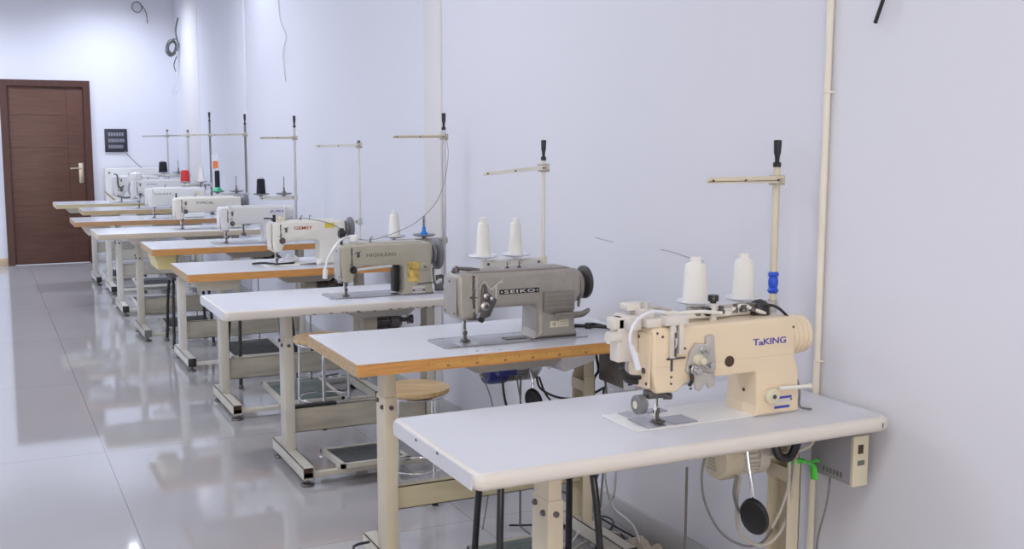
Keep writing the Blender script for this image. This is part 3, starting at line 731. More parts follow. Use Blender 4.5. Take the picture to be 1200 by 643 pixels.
# --- nearest, cream twin-needle machine
def extra1(t, mb, P, y0, y1, off):
    # grey tension plate with its discs
    m = mb(); m.solid([(0.650, 0.196, 0.008), (0.668, 0.218, 0.008), (0.698, 0.212, 0.004), (0.698, 0.236, 0.010), (0.722, 0.236, 0.010), (0.731, 0.146, 0.008), (0.716, 0.118, 0.008), (0.693, 0.111, 0.006), (0.679, 0.120, 0.006), (0.639, 0.147, 0.008)], y0-0.010, y0, 'xz', 0.002, 0, 2)
    tp = P('tension_plate', m, 'silver_g')
    for tx, tz, r in ((0.672, 0.176, 0.014), (0.698, 0.163, 0.012), (0.660, 0.150, 0.014), (0.688, 0.200, 0.009)):
        m = mb(); m.lathe([(r*0.95, -0.010), (r, -0.013), (r*0.7, -0.016), (r, -0.019), (r*0.9, -0.021), (r*0.45, -0.022), (r*0.45, -0.030), (r*0.62, -0.031), (r*0.62, -0.040), (r*0.3, -0.041)], (tx, y0, tz), 'y', 18)
        m.build('tension_disc', 'label' if r > 0.012 and tz > 0.16 else 'steel', tp)
    m = mb(); m.solid([(0.655, 0.148, 0.004), (0.664, 0.100, 0.006), (0.676, 0.094, 0.004), (0.694, 0.116, 0.006), (0.704, 0.098, 0.005), (0.722, 0.104, 0.006), (0.722, 0.135, 0.006), (0.69, 0.142, 0.004)], y0-0.018, y0-0.011, 'xz', 0.0015, 0, 2)
    P('finger_guard', m, 'silver_g')
    m = mb(); m.tube([(0.652, y0-0.008, 0.162), (0.650, y0-0.02, 0.130), (0.648, y0-0.012, 0.112)], 0.005, 8); P('release_lever', m, 'black')
    # take-up lever guard: white vertical bracket
    m = mb(); m.box(0.590, 0.605, y0-0.012, y0-0.001, 0.185, 0.292, 0.002); m.box(0.612, 0.626, y0-0.016, y0-0.001, 0.195, 0.272, 0.002); m.box(0.575, 0.640, y0-0.014, y0+0.02, 0.268, 0.290, 0.003)
    P('take_up_guard', m, 'cream_edge')
    m = mb(); m.box(0.600, 0.603, y0-0.018, y0-0.012, 0.190, 0.250); m.box(0.585, 0.640, y0-0.004, y0-0.001, 0.180, 0.185); P('thread_slot', m, 'steel_d')
    # screws
    m = mb()
    for (x, z) in ((0.556, 0.250), (0.572, 0.240), (0.60, 0.118), (0.640, 0.205), (0.985, 0.235), (0.985, 0.04), (0.72, 0.10), (0.60, 0.135), (0.66, 0.10)):
        m = mb(); m.lathe([(0.0032, 0.001), (0.0032, -0.002)], (x, y0, z), 'y', 8); P('cover_screw', m, 'steel_d')
    m = mb(); m.box(0.548, 0.99, y0-0.0005, y0+0.003, 0.1625, 0.1633); P('casting_seam', m, 'beige_edge')
    m = mb(); m.lathe([(0.0145, 0.002), (0.0145, -0.002), (0.0125, -0.003)], (0.779, y0, 0.160), 'y', 22); P('sight_glass', m, 'sight')
    m = mb(); m.lathe([(0.005, 0.004), (0.005, -0.003)], (xpil-0.0, y0+0.055, 0.065), 'x', 10); P('pillar_plug', m, 'sight')
    m = mb(); m.lathe([(0.007, 0.004), (0.008, -0.006)], (0.545, y0+0.035, 0.150), 'x', 12); P('oil_plug', m, 'sight')
    # maker's plate
    m = mb(); m.box(0.928, 0.988, y0-0.0012, y0+0.001, 0.034, 0.052, mi=1); m.box(0.928, 0.988, y0-0.0012, y0+0.001, 0.016, 0.034); m.box(0.945, 0.986, y0-0.0018, y0+0.001, 0.044, 0.050, mi=2); m.box(0.930, 0.980, y0-0.0018, y0, 0.018, 0.025, mi=2)
    P('rating_plate', m, ['label', 'silverp', 'print_b'])
    m = mb(); m.tube([(0.935, y0-0.012, 0.076), (0.99, y0-0.014, 0.074), (1.035, y0-0.012, 0.072)], 0.0055, 10); m.lathe([(0.007, 1.034), (0.008, 1.04), (0.004, 1.043)], (0, y0-0.012, 0.072), 'x', 12); P('reverse_lever', m, 'white_m')
    m = mb(); m.tube([(1.022, y0+0.02, 0.085), (1.024, y0+0.01, 0.05), (1.026, y0+0.01, 0.012), (1.05, y0-0.01, 0.006)], 0.003, 6); P('link_rod', m, 'steel_d')
    # plumbing on top
    m = mb()
    m.box(0.53, 0.575, y0+0.04, y0+0.09, 0.262, 0.305, 0.004); m.box(0.495, 0.53, y0+0.03, y0+0.11, 0.255, 0.290, 0.004); m.box(0.535, 0.60, y0+0.012, y0+0.055, 0.262, 0.284, 0.003)
    m.box(0.505, 0.56, y0+0.06, y0+0.10, 0.300, 0.318, 0.003)
    P('presser_cylinder', m, 'cream_edge')
    m = mb(); m.cyl((0.555, y0+0.055, 0.300), (0.555, y0+0.055, 0.322), 0.012, seg=16); m.tube([(0.558, y0+0.05, 0.308), (0.60, y0+0.05, 0.305), (0.63, y0+0.05, 0.296)], 0.004, 8); P('air_fitting', m, 'silver_g')
    m = mb(); m.box(0.600, 0.640, y0+0.03, y0+0.07, 0.262, 0.296, 0.004); m.box(0.640, 0.82, y0+0.05, y0+0.065, 0.268, 0.280, 0.003); m.box(0.70, 0.93, y0+0.075, y0+0.092, 0.263, 0.282, 0.003)
    m.tube([(0.62, y0+0.04, 0.286), (0.70, y0+0.035, 0.290), (0.78, y0+0.04, 0.280)], 0.005, 8)
    m.tube([(0.82, y0+0.05, 0.284), (0.86, y0+0.06, 0.292), (0.90, y0+0.05, 0.278), (0.93, y0+0.05, 0.268)], 0.005, 8)
    P('thread_rail', m, 'white_m')
    m = mb()
    for (x, r, h_) in ((0.715, 0.009, 0.018), (0.79, 0.010, 0.02), (0.835, 0.008, 0.022), (0.862, 0.011, 0.018), (0.892, 0.010, 0.02), (0.545, 0.008, 0.015)):
        m = mb(); m.lathe([(r, 0.0), (r, h_*0.5), (r*0.7, h_*0.55), (r*0.8, h_), (r*0.3, h_+0.001)], (x, y0+0.055, 0.276), 'z', 14); P('clamp_screw', m, 'steel_d')
    m = mb(); m.cyl((0.760, y0+0.05, 0.262), (0.760, y0+0.05, 0.306), 0.010, seg=16); m.lathe([(0.008, 0.306), (0.008, 0.31), (0.014, 0.312), (0.0145, 0.324), (0.013, 0.328)], (0.760, y0+0.05, 0), 'z', 20, 1); m.lathe([(0.012, 0), (0.012, 0.02)], (0.742, y0+0.045, 0.285), 'y', 14, 1)
    P('pressure_knob', m, ['silverp', 'blackm'])
    # belt cover bulge at the right end with dark cap
    m = mb(); m.lathe([(0.030, 0.255), (0.028, 0.285), (0.018, 0.298), (0.006, 0.302)], (0.930, y0+0.075, 0), 'z', 18); P('belt_guard', m, 'black')
    m = mb(); m.tube([(0.90, y0+0.07, 0.290), (0.95, y0+0.04, 0.288), (0.985, y0+0.03, 0.262), (1.0, y0+0.02, 0.235)], 0.004, 8); P('wire_lead', m, 'black')
    # white hose and work lamp at the left of the head
    m = mb(); m.tube([(0.60, y0+0.03, 0.292), (0.555, y0+0.02, 0.302), (0.505, y0+0.01, 0.288), (0.478, y0, 0.255), (0.480, y0, 0.22), (0.497, y0, 0.19)], 0.0042, 10)
    m.tube([(0.483, y0, 0.225), (0.492, y0, 0.200), (0.502, y0, 0.165)], [0.005]*5+[0.0085]*8, 12)
    P('lamp_hose', m, 'clear')
    m = mb(); m.box(0.478, 0.54, y0+0.06, y0+0.10, 0.17, 0.285, 0.006); m.cyl((0.455, y0+0.07, 0.235), (0.49, y0+0.07, 0.235), 0.016, seg=16); m.box(0.465, 0.50, y0+0.06, y0+0.095, 0.255, 0.285, 0.003)
    P('presser_lifter', m, 'cream_edge')
    m = mb(); m.tube([(0.50, y0+0.07, 0.17), (0.495, y0+0.06, 0.15), (0.51, y0+0.05, 0.135), (0.54, y0+0.05, 0.13)], 0.006, 8); m.tube([(0.484, y0+0.05, 0.160), (0.50, y0+0.05, 0.128), (0.53, y0+0.045, 0.120)], 0.007, 8); P('knee_link', m, 'black')
    # roller puller in front of the needle
    m = mb(); m.lathe([(0.006, 0.514), (0.022, 0.515), (0.0245, 0.517), (0.0245, 0.536), (0.022, 0.538), (0.012, 0.539), (0.012, 0.546)], (0, y0+0.03, 0.066), 'x', 26)
    m.lathe([(0.010, 0.5135), (0.010, 0.517)], (0, y0+0.03, 0.066), 'x', 16, 1)
    P('roller', m, ['wheel_g', 'label'])
    m = mb(); m.box(0.548, 0.60, y0+0.02, y0+0.05, 0.078, 0.098, 0.003); m.tube([(0.56, y0+0.01, 0.108), (0.61, y0+0.005, 0.110), (0.622, y0+0.01, 0.096)], 0.003, 8); m.cyl((0.60, y0+0.03, 0.08), (0.62, y0+0.03, 0.078), 0.009, seg=12)
    P('roller_arm', m, 'steel_d')
    # second slide plate, dark
    m = mb(); m.box(0.545, 0.60, 0.163, 0.26, 0.0045, 0.0065); m.box(0.625, 0.70, 0.165, 0.24, 0.0045, 0.0065); m.box(0.625, 0.69, 0.29, 0.33, 0.0045, 0.0065)
    P('throat_cover', m, 'plate')
xpil = 0.873
sewing_machine(1, 'cream twin needle sewing machine with blue lettering on the nearest table', dict(
    bed=(0.505, 1.02, 0.155, 0.34), bedm='white_m2', xl=0.545, zb=0.095, zt=0.262, za=0.122, xp=0.873, xq=1.008, xe=0.995, hw=0.085, y=(0.145, 0.265), nx=0.590, body='cream_m', bev=0.007, rt=0.012,
    fil=0.012, wheel=(0.994, 1.064, 0.202, 0.056, 'cream_m', 'barrel'), text=[('T', 0.853, 0.873, 0.2035, 0.017, 'print_b', 0.003), ('a', 0.872, 0.887, 0.199, 0.010, 'print_b', 0.004), ('KING', 0.888, 0.962, 0.203, 0.017, 'print_b', 0.004)],
    tension=False, screw_top=False, pins=(), dpos=(0.915, 0.056, 0.021), dialm='label', lever=False, cover=False, slot=0.052, extra=extra1, panm='frame_y', foot=0.006))

# --- second, grey-brown machine with black name plate
def extra2(t, mb, P, y0, y1, off):
    m = mb(); m.box(0.541, 0.690, y0-0.003, y0, 0.1665, 0.1825, 0.001); P('name_plate', m, 'blackm')
    m = mb(); m.box(0.546, 0.551, y0-0.0036, y0-0.003, 0.172, 0.177); m.box(0.680, 0.685, y0-0.0036, y0-0.003, 0.172, 0.177); P('plate_dots', m, 'silverp')
    text_part('lettering', 'SEIKO', 0.558, 0.674, 0.1745, 0.0105, y0-0.0034, 'silverp', t, off, 0.006, 1.2)
    m = mb(); m.solid([(0.476, 0.200, 0.006), (0.488, 0.205, 0.004), (0.498, 0.176, 0.01), (0.520, 0.160, 0.008), (0.531, 0.150, 0.006), (0.505, 0.096, 0.006), (0.470, 0.084, 0.008), (0.470, 0.12, 0.008)], y0-0.006, y0, 'xz', 0.0015, 0, 2)
    tp = P('tension_plate', m, 'steel_d')
    for tx, tz, r in ((0.488, 0.165, 0.009), (0.510, 0.156, 0.0075), (0.484, 0.132, 0.0145)):
        m = mb(); m.lathe([(r, -0.006), (r, -0.010), (r*0.7, -0.012), (r, -0.014), (r*0.5, -0.016), (r*0.5, -0.024), (r*0.3, -0.025)], (tx, y0, tz), 'y', 18); m.lathe([(r*0.55, -0.0255), (r*0.5, -0.027)], (tx, y0, tz), 'y', 14, 1); m.build('tension_disc', ['steel', 'steel_d'], tp)
    m = mb(); m.tube([(0.466, y0-0.004, 0.190), (0.478, y0-0.008, 0.212), (0.49, y0-0.006, 0.206), (0.506, y0-0.006, 0.186), (0.526, y0-0.006, 0.200), (0.545, y0-0.006, 0.212), (0.547, y0-0.006, 0.204)], 0.0028, 8, flat=0.7); m.box(0.525, 0.530, y0-0.004, y0, 0.14, 0.20, 0.001)
    P('thread_guide', m, 'silverp')
    m = mb(); m.lathe([(0.009, 0.003), (0.009, -0.012)], (0.472, y0, 0.086), 'y', 14); P('guard_knob', m, 'black')
    m = mb(); m.box(0.705, 0.822, y0-0.016, y0+0.01, 0.098, 0.165, 0.003)
    for k in range(4): m.box(0.712, 0.818, y0-0.018, y0-0.015, 0.106+k*0.014, 0.112+k*0.014, 0.001)
    P('vent_box', m, 'grey_m2')
    m = mb(); m.box(0.738, 0.855, y0-0.030, y0-0.012, 0.082, 0.092, 0.003); m.tube([(0.85, y0-0.02, 0.086), (0.885, y0+0.0, 0.092), (0.88, y0+0.03, 0.07), (0.85, y0+0.05, 0.062)], 0.007, 8)
    P('reverse_lever', m, 'grey_m2')
    m = mb(); m.tube([(0.872, y0+0.04, 0.15), (0.862, y0+0.03, 0.10)], 0.005, 8, sm=0); P('link_rod', m, 'steel_d')
    m = mb(); m.box(0.734, 0.766, y0-0.0015, y0, 0.040, 0.062); m.box(0.768, 0.806, y0-0.0015, y0, 0.040, 0.064, mi=0)
    m.solid([(0.750, 0.042), (0.759, 0.051), (0.750, 0.060), (0.741, 0.051)], y0-0.0022, y0-0.001, 'xz', 0, 1)
    for k in range(3): m.box(0.772, 0.802, y0-0.0022, y0-0.001, 0.045+k*0.006, 0.0475+k*0.006, mi=1)
    P('rating_plate', m, ['label', 'frame_d'])
    # left side knob assembly
    m = mb(); m.tube([(0.398, 0.2, 0.243), (0.42, 0.2, 0.252), (0.46, 0.19, 0.250), (0.49, 0.18, 0.246)], 0.006, 8); m.lathe([(0.012, 0.242), (0.012, 0.256), (0.006, 0.262)], (0.412, 0.2, 0), 'z', 14); P('lifter_arm', m, 'steel_d')
    m = mb(); m.box(0.453, 0.461, y0-0.006, y0+0.002, 0.105, 0.230, 0.002); P('take_up_guard', m, 'green_m2')
    m = mb(); m.box(0.4445, 0.4505, y0-0.001, y0+0.002, 0.125, 0.235); P('slot_edge', m, 'sight')
    m = mb(); m.box(0.428, 0.470, y0-0.004, y0+0.002, 0.086, 0.092); m.box(0.445, 0.455, y0-0.004, y0+0.002, 0.09, 0.112); m.lathe([(0.004, -0.001), (0.004, -0.014)], (0.437, y0, 0.162), 'y', 10); m.tube([(0.43, y0-0.01, 0.162), (0.46, y0-0.008, 0.162)], 0.0015, 6, sm=0); P('thread_hook', m, 'steel_d')
    m = mb(); m.lathe([(0.006, 0.003), (0.006, -0.001)], (0.388, y0+0.02, 0.205), 'x', 10); P('oil_plug', m, 'steel_d')
    m = mb(); m.lathe([(0.055, 0.858), (0.055, 0.872)], (0, (y0+y1)/2, 0.172), 'x', 26); P('arm_end_collar', m, 'grey_m2')
    m = mb(); m.box(0.58, 0.66, 0.155, 0.20, 0.0052, 0.0065); P('throat_cover', m, 'steel_d')
sewing_machine(2, 'grey-brown sewing machine with black name plate on the table with the tape edge', dict(
    bed=(0.335, 0.875, 0.112, 0.284), bedm='plate', xl=0.390, zb=0.085, zt=0.240, za=0.120, xp=0.690, xq=0.832, xe=0.858, hw=0.075, y=(0.132, 0.255), nx=0.432, body='grey_m', bev=0.016, rt=0.02, rr=0.03,
    wheel=(0.872, 0.912, 0.182, 0.058, 'wheel_d', 'disc'), tension=False, pins=(0.60, 0.645), dial=False, lever=False, coverm='grey_m2', screw_top=False, slot=0.052, extra=extra2, foot=0.014, panm='green_m2'))

# --- third, green-grey machine
def extra3(t, mb, P, y0, y1, off):
    m = mb(); m.solid([(0.856, 0.062, 0.008), (0.912, 0.060, 0.008), (0.914, 0.152, 0.008), (0.856, 0.154, 0.008)], y0-0.0012, y0, 'xz', 0); P('gold_sticker', m, 'gold')
    m = mb(); m.box(0.880, 0.940, y0-0.0012, y0, 0.008, 0.040); m.box(0.880, 0.940, y0-0.002, y0-0.001, 0.017, 0.027, mi=1); m.box(0.892, 0.928, y0-0.0025, y0-0.001, 0.019, 0.025, mi=0); P('rating_plate', m, ['silverp', 'print_g'])
    m = mb(); m.tube([(0.90, y0-0.003, 0.050), (0.95, y0-0.005, 0.052), (0.99, y0-0.003, 0.056)], 0.0025, 6); P('reverse_rod', m, 'steel_d')
    m = mb()
    m.tube([(0.99, y0+0.02, 0.12), (0.985, y0, 0.07), (1.0, y0, 0.03), (1.04, y0-0.01, 0.02)], 0.006, 8); m.tube([(1.0, y0+0.01, 0.06), (1.02, y0, 0.085), (1.045, y0, 0.06), (1.05, y0, 0.02)], 0.004, 8); m.box(0.995, 1.03, y0-0.005, y0+0.02, 0.012, 0.045, 0.003)
    m.cyl((1.0, y0+0.01, 0.075), (1.03, y0+0.01, 0.078), 0.010, seg=12)
    P('bobbin_winder', m, 'steel_d')
    m = mb(); m.lathe([(0.016, 0.252), (0.022, 0.255), (0.022, 0.278), (0.020, 0.281)], (0.618, y0+0.05, 0), 'z', 22); P('lamp_magnet', m, 'whitep')
    m = mb(); m.tube([(0.60, y0+0.045, 0.272), (0.56, y0+0.03, 0.268), (0.515, y0, 0.235), (0.480, y0-0.01, 0.185), (0.470, y0-0.01, 0.145)], 0.0055, 10)
    m.tube([(0.471, y0-0.01, 0.152), (0.469, y0-0.01, 0.135), (0.467, y0-0.01, 0.100)], [0.007]*5+[0.011]*8, 12)
    P('lamp_hose', m, 'whitep')
    m = mb(); m.cyl((0.562, y0+0.05, 0.235), (0.562, y0+0.05, 0.275), 0.006, seg=12); m.lathe([(0.016, 0.548), (0.017, 0.552), (0.017, 0.572), (0.015, 0.576)], (0, y0+0.045, 0.290), 'x', 20); m.box(0.553, 0.571, y0+0.035, y0+0.055, 0.30, 0.315, 0.003); P('presser_knob', m, 'black')
    m = mb(); m.tube([(0.605, y0-0.006, 0.128), (0.66, y0-0.016, 0.135), (0.72, y0-0.012, 0.138), (0.78, y0-0.004, 0.140)], 0.004, 8, flat=1.5); P('chrome_arm', m, 'silverp')
    m = mb(); m.lathe([(0.006, 0.003), (0.012, 0.001), (0.012, -0.003)], (0.935, y0, 0.130), 'y', 16); P('plug', m, 'steel_d')
    m = mb(); m.box(0.808, 0.836, y0+0.055, y0+0.10, 0.012, 0.135, 0.004); P('dark_guard', m, 'black')
sewing_machine(3, 'green-grey sewing machine with gold sticker on the third table', dict(
    bed=(0.500, 0.99, 0.150, 0.325), xl=0.545, zb=0.075, zt=0.240, za=0.142, xp=0.843, xq=0.975, xe=0.978, hw=0.062, y=(0.140, 0.255), nx=0.572, body='green_m', facem='green_m2', bev=0.009,
    wheel=(0.990, 1.036, 0.180, 0.074, 'wheel_g', 'disc'), text=[('HIGHLEAD', 0.662, 0.802, 0.193, 0.016, 'print_gr', 0.003)], tpos=(0.598, 0.130), tdm='black', screw_top=False, pins=(0.70,), dpos=(0.935, 0.130, 0.017), dialm='green_m', lever=False, extra=extra3, panm='green_m2'))

# --- fourth, off-white machine with red lettering
def extra4(t, mb, P, y0, y1, off):
    m = mb(); m.box(0.770, 0.825, y0-0.0015, y0, 0.205, 0.232); P('yellow_sticker', m, 'yellow')
    m = mb(); m.box(0.52, 0.552, y0+0.02, y0+0.055, 0.243, 0.272, 0.003); P('lamp_block', m, 'label')
    m = mb(); m.cyl((0.500, y0+0.045, 0.24), (0.500, y0+0.045, 0.282), 0.008, seg=12); m.tube([(0.485, y0+0.04, 0.25), (0.484, y0+0.03, 0.262), (0.44, y0+0.03, 0.265)], 0.004, 8); P('presser_screw', m, 'black')
    m = mb(); m.solid([(0.452, 0.235, 0), (0.470, 0.250, 0), (0.475, 0.19, 0), (0.466, 0.13, 0), (0.458, 0.16, 0)], y0+0.0, y0+0.02, 'xz', 0.002, 0, 2); P('side_guard', m, 'white_m')
    m = mb(); m.tube([(0.56, y0+0.05, 0.252), (0.66, y0+0.04, 0.258), (0.76, y0, 0.240), (0.83, y0-0.01, 0.215), (0.86, y0-0.01, 0.19)], 0.002, 6); P('lamp_wire', m, 'cable')
sewing_machine(4, 'off-white sewing machine with red lettering and yellow sticker on the fourth table', dict(
    bed=(0.440, 0.92, 0.150, 0.325), bedm='white_m', xl=0.475, zb=0.078, zt=0.243, za=0.137, xp=0.745, xq=0.880, xe=0.888, y=(0.140, 0.255), nx=0.503, body='white_m', bev=0.011,
    wheel=(0.900, 0.945, 0.195, 0.062, 'wheel_g', 'disc'), text=[('GEMSY', 0.598, 0.700, 0.209, 0.017, 'redp', 0.004)], tpos=(0.530, 0.142), screw_top=False, dial=False, lever=False, slot=0.045, pins=(0.65, 0.70), extra=extra4, panm='green_m2'))
# --- fifth
def extra5(t, mb, P, y0, y1, off):
    m = mb(); m.solid([(0.497, 0.238, 0.004), (0.510, 0.275, 0.004), (0.518, 0.275, 0.004), (0.522, 0.12, 0.004), (0.506, 0.10, 0.004)], y0-0.012, y0-0.001, 'xz', 0.002, 0, 2); P('take_up_guard', m, 'white_m2')
    m = mb(); m.cyl((0.608, y0+0.04, 0.06), (0.608, y0+0.04, 0.128), 0.006, seg=10); m.box(0.595, 0.622, y0+0.03, y0+0.05, 0.05, 0.07, 0.002); P('lift_link', m, 'steel_d')
sewing_machine(5, 'slim white sewing machine with small blue lettering on the fifth table', dict(
    bed=(0.415, 0.90, 0.150, 0.325), bedm='steel', xl=0.450, zb=0.088, zt=0.242, za=0.128, xp=0.735, xq=0.860, xe=0.885, hw=0.055, y=(0.140, 0.255), nx=0.487, body='white_m2', bev=0.012,
    wheel=(0.885, 0.945, 0.195, 0.052, 'white_m2', 'barrel'), text=[('JUKI', 0.775, 0.865, 0.207, 0.017, 'print_b', 0.004)], screw_top=False, dial=False, lever=False, extra=extra5, panm='green_m2'))
# --- sixth
sewing_machine(6, 'white sewing machine with grey lettering and black top screw on the sixth table', dict(
    bed=(0.545, 1.05, 0.150, 0.325), bedm='steel', xl=0.560, zb=0.078, zt=0.240, za=0.130, xp=0.925, xq=1.045, xe=1.050, hw=0.062, y=(0.140, 0.255), nx=0.607, body='white_m', bev=0.012,
    wheel=(1.060, 1.11, 0.195, 0.060, 'wheel_g', 'disc'), text=[('TYPICAL', 0.712, 0.845, 0.200, 0.018, 'print_g', 0.003)], dial=False, lever=False, panm='green_m2'))
# --- seventh
def extra7(t, mb, P, y0, y1, off):
    m = mb(); m.solid([(0.630, 0.112, 0.006), (0.815, 0.112, 0.006), (0.815, 0.236, 0.006), (0.630, 0.236, 0.006)], y0-0.003, y0, 'xz', 0.001, 0, 2); P('front_panel', m, 'board')
    text_part('lettering', 'SINGER', 0.648, 0.785, 0.208, 0.015, y0-0.0036, 'print_g', t, off, 0.004, 1.4)
    m = mb(); m.tube([(1.035, y0+0.02, 0.245), (1.033, y0+0.01, 0.285), (1.05, y0, 0.30)], 0.005, 6); m.tube([(1.075, y0+0.02, 0.24), (1.07, y0+0.01, 0.28)], 0.006, 6); P('tension_spring', m, 'steel_d')
    m = mb(); m.box(0.985, 1.025, y0-0.0015, y0, 0.19, 0.225); P('rating_plate', m, 'label')
sewing_machine(7, 'boxy white sewing machine with inset front panel on the seventh table', dict(
    bed=(0.555, 1.06, 0.150, 0.325), bedm='steel', xl=0.585, zb=0.095, zt=0.255, za=0.108, xp=0.90, xq=1.05, xe=1.058, hw=0.05, y=(0.140, 0.265), nx=0.640, body='white_m2', bev=0.006, rt=0.006,
    wheel=(1.065, 1.11, 0.19, 0.055, 'white_m2', 'barrel'), tension=False, screw_top=False, dial=False, lever=False, extra=extra7, panm='frame_w'))
# --- eighth
def extra8(t, mb, P, y0, y1, off):
    m = mb(); m.lathe([(0.062, 0.265), (0.066, 0.29), (0.060, 0.325), (0.036, 0.342), (0.01, 0.346)], (0.50, y0+0.06, 0), 'z', 22); P('motor_cap', m, 'white_m2')
    m = mb(); m.tube([(0.44, y0, 0.255), (0.425, y0, 0.18), (0.45, y0, 0.12), (0.50, y0, 0.10)], 0.008, 8); m.tube([(0.52, y0-0.01, 0.10), (0.55, y0-0.01, 0.13), (0.60, y0-0.01, 0.11)], 0.006, 8); P('lamp_hose', m, 'box_g')
    m = mb(); m.box(0.44, 0.47, y0-0.01, y0, 0.10, 0.26, 0.004); P('head_cover', m, 'whitep')
sewing_machine(8, 'white sewing machine with round motor cap on the eighth table', dict(
    bed=(0.42, 0.92, 0.150, 0.325), bedm='steel', xl=0.455, zb=0.075, zt=0.268, za=0.125, xp=0.80, xq=0.93, xe=0.935, hw=0.085, y=(0.140, 0.265), nx=0.512, body='white_m2', bev=0.014,
    wheel=(0.945, 0.99, 0.20, 0.055, 'white_m2', 'barrel'), text=[('JUKI', 0.59, 0.685, 0.228, 0.014, 'print_b', 0.004)], screw_top=False, dial=False, lever=False, extra=extra8, panm='frame_w'))
# --- ninth
def extra9(t, mb, P, y0, y1, off):
    m = mb(); m.tube([(0.565, y0+0.02, 0.29), (0.59, y0-0.01, 0.27), (0.595, y0-0.01, 0.18), (0.62, y0-0.01, 0.15), (0.65, y0-0.01, 0.17)], 0.008, 8); m.tube([(0.58, y0-0.01, 0.07), (0.65, y0-0.02, 0.05), (0.72, y0-0.01, 0.055)], 0.009, 8); P('looper_guard', m, 'steel_d')
    m = mb(); m.solid([(0.46, 0.11, 0), (0.475, 0.115, 0), (0.56, 0.035, 0), (0.55, 0.02, 0)], y0-0.02, y0+0.03, 'xz', 0.003, 0, 2); P('waste_chute', m, 'tan_edge')
sewing_machine(9, 'white sewing machine with dark wire guard on the last table', dict(
    bed=(0.52, 1.0, 0.150, 0.325), bedm='steel', xl=0.55, zb=0.060, zt=0.265, za=0.12, xp=0.85, xq=0.99, xe=0.995, hw=0.11, y=(0.140, 0.265), nx=0.62, body='white_m2', bev=0.016,
    wheel=(1.005, 1.05, 0.19, 0.055, 'white_m2', 'barrel'), screw_top=False, dial=False, lever=False, extra=extra9, panm='frame_w'))

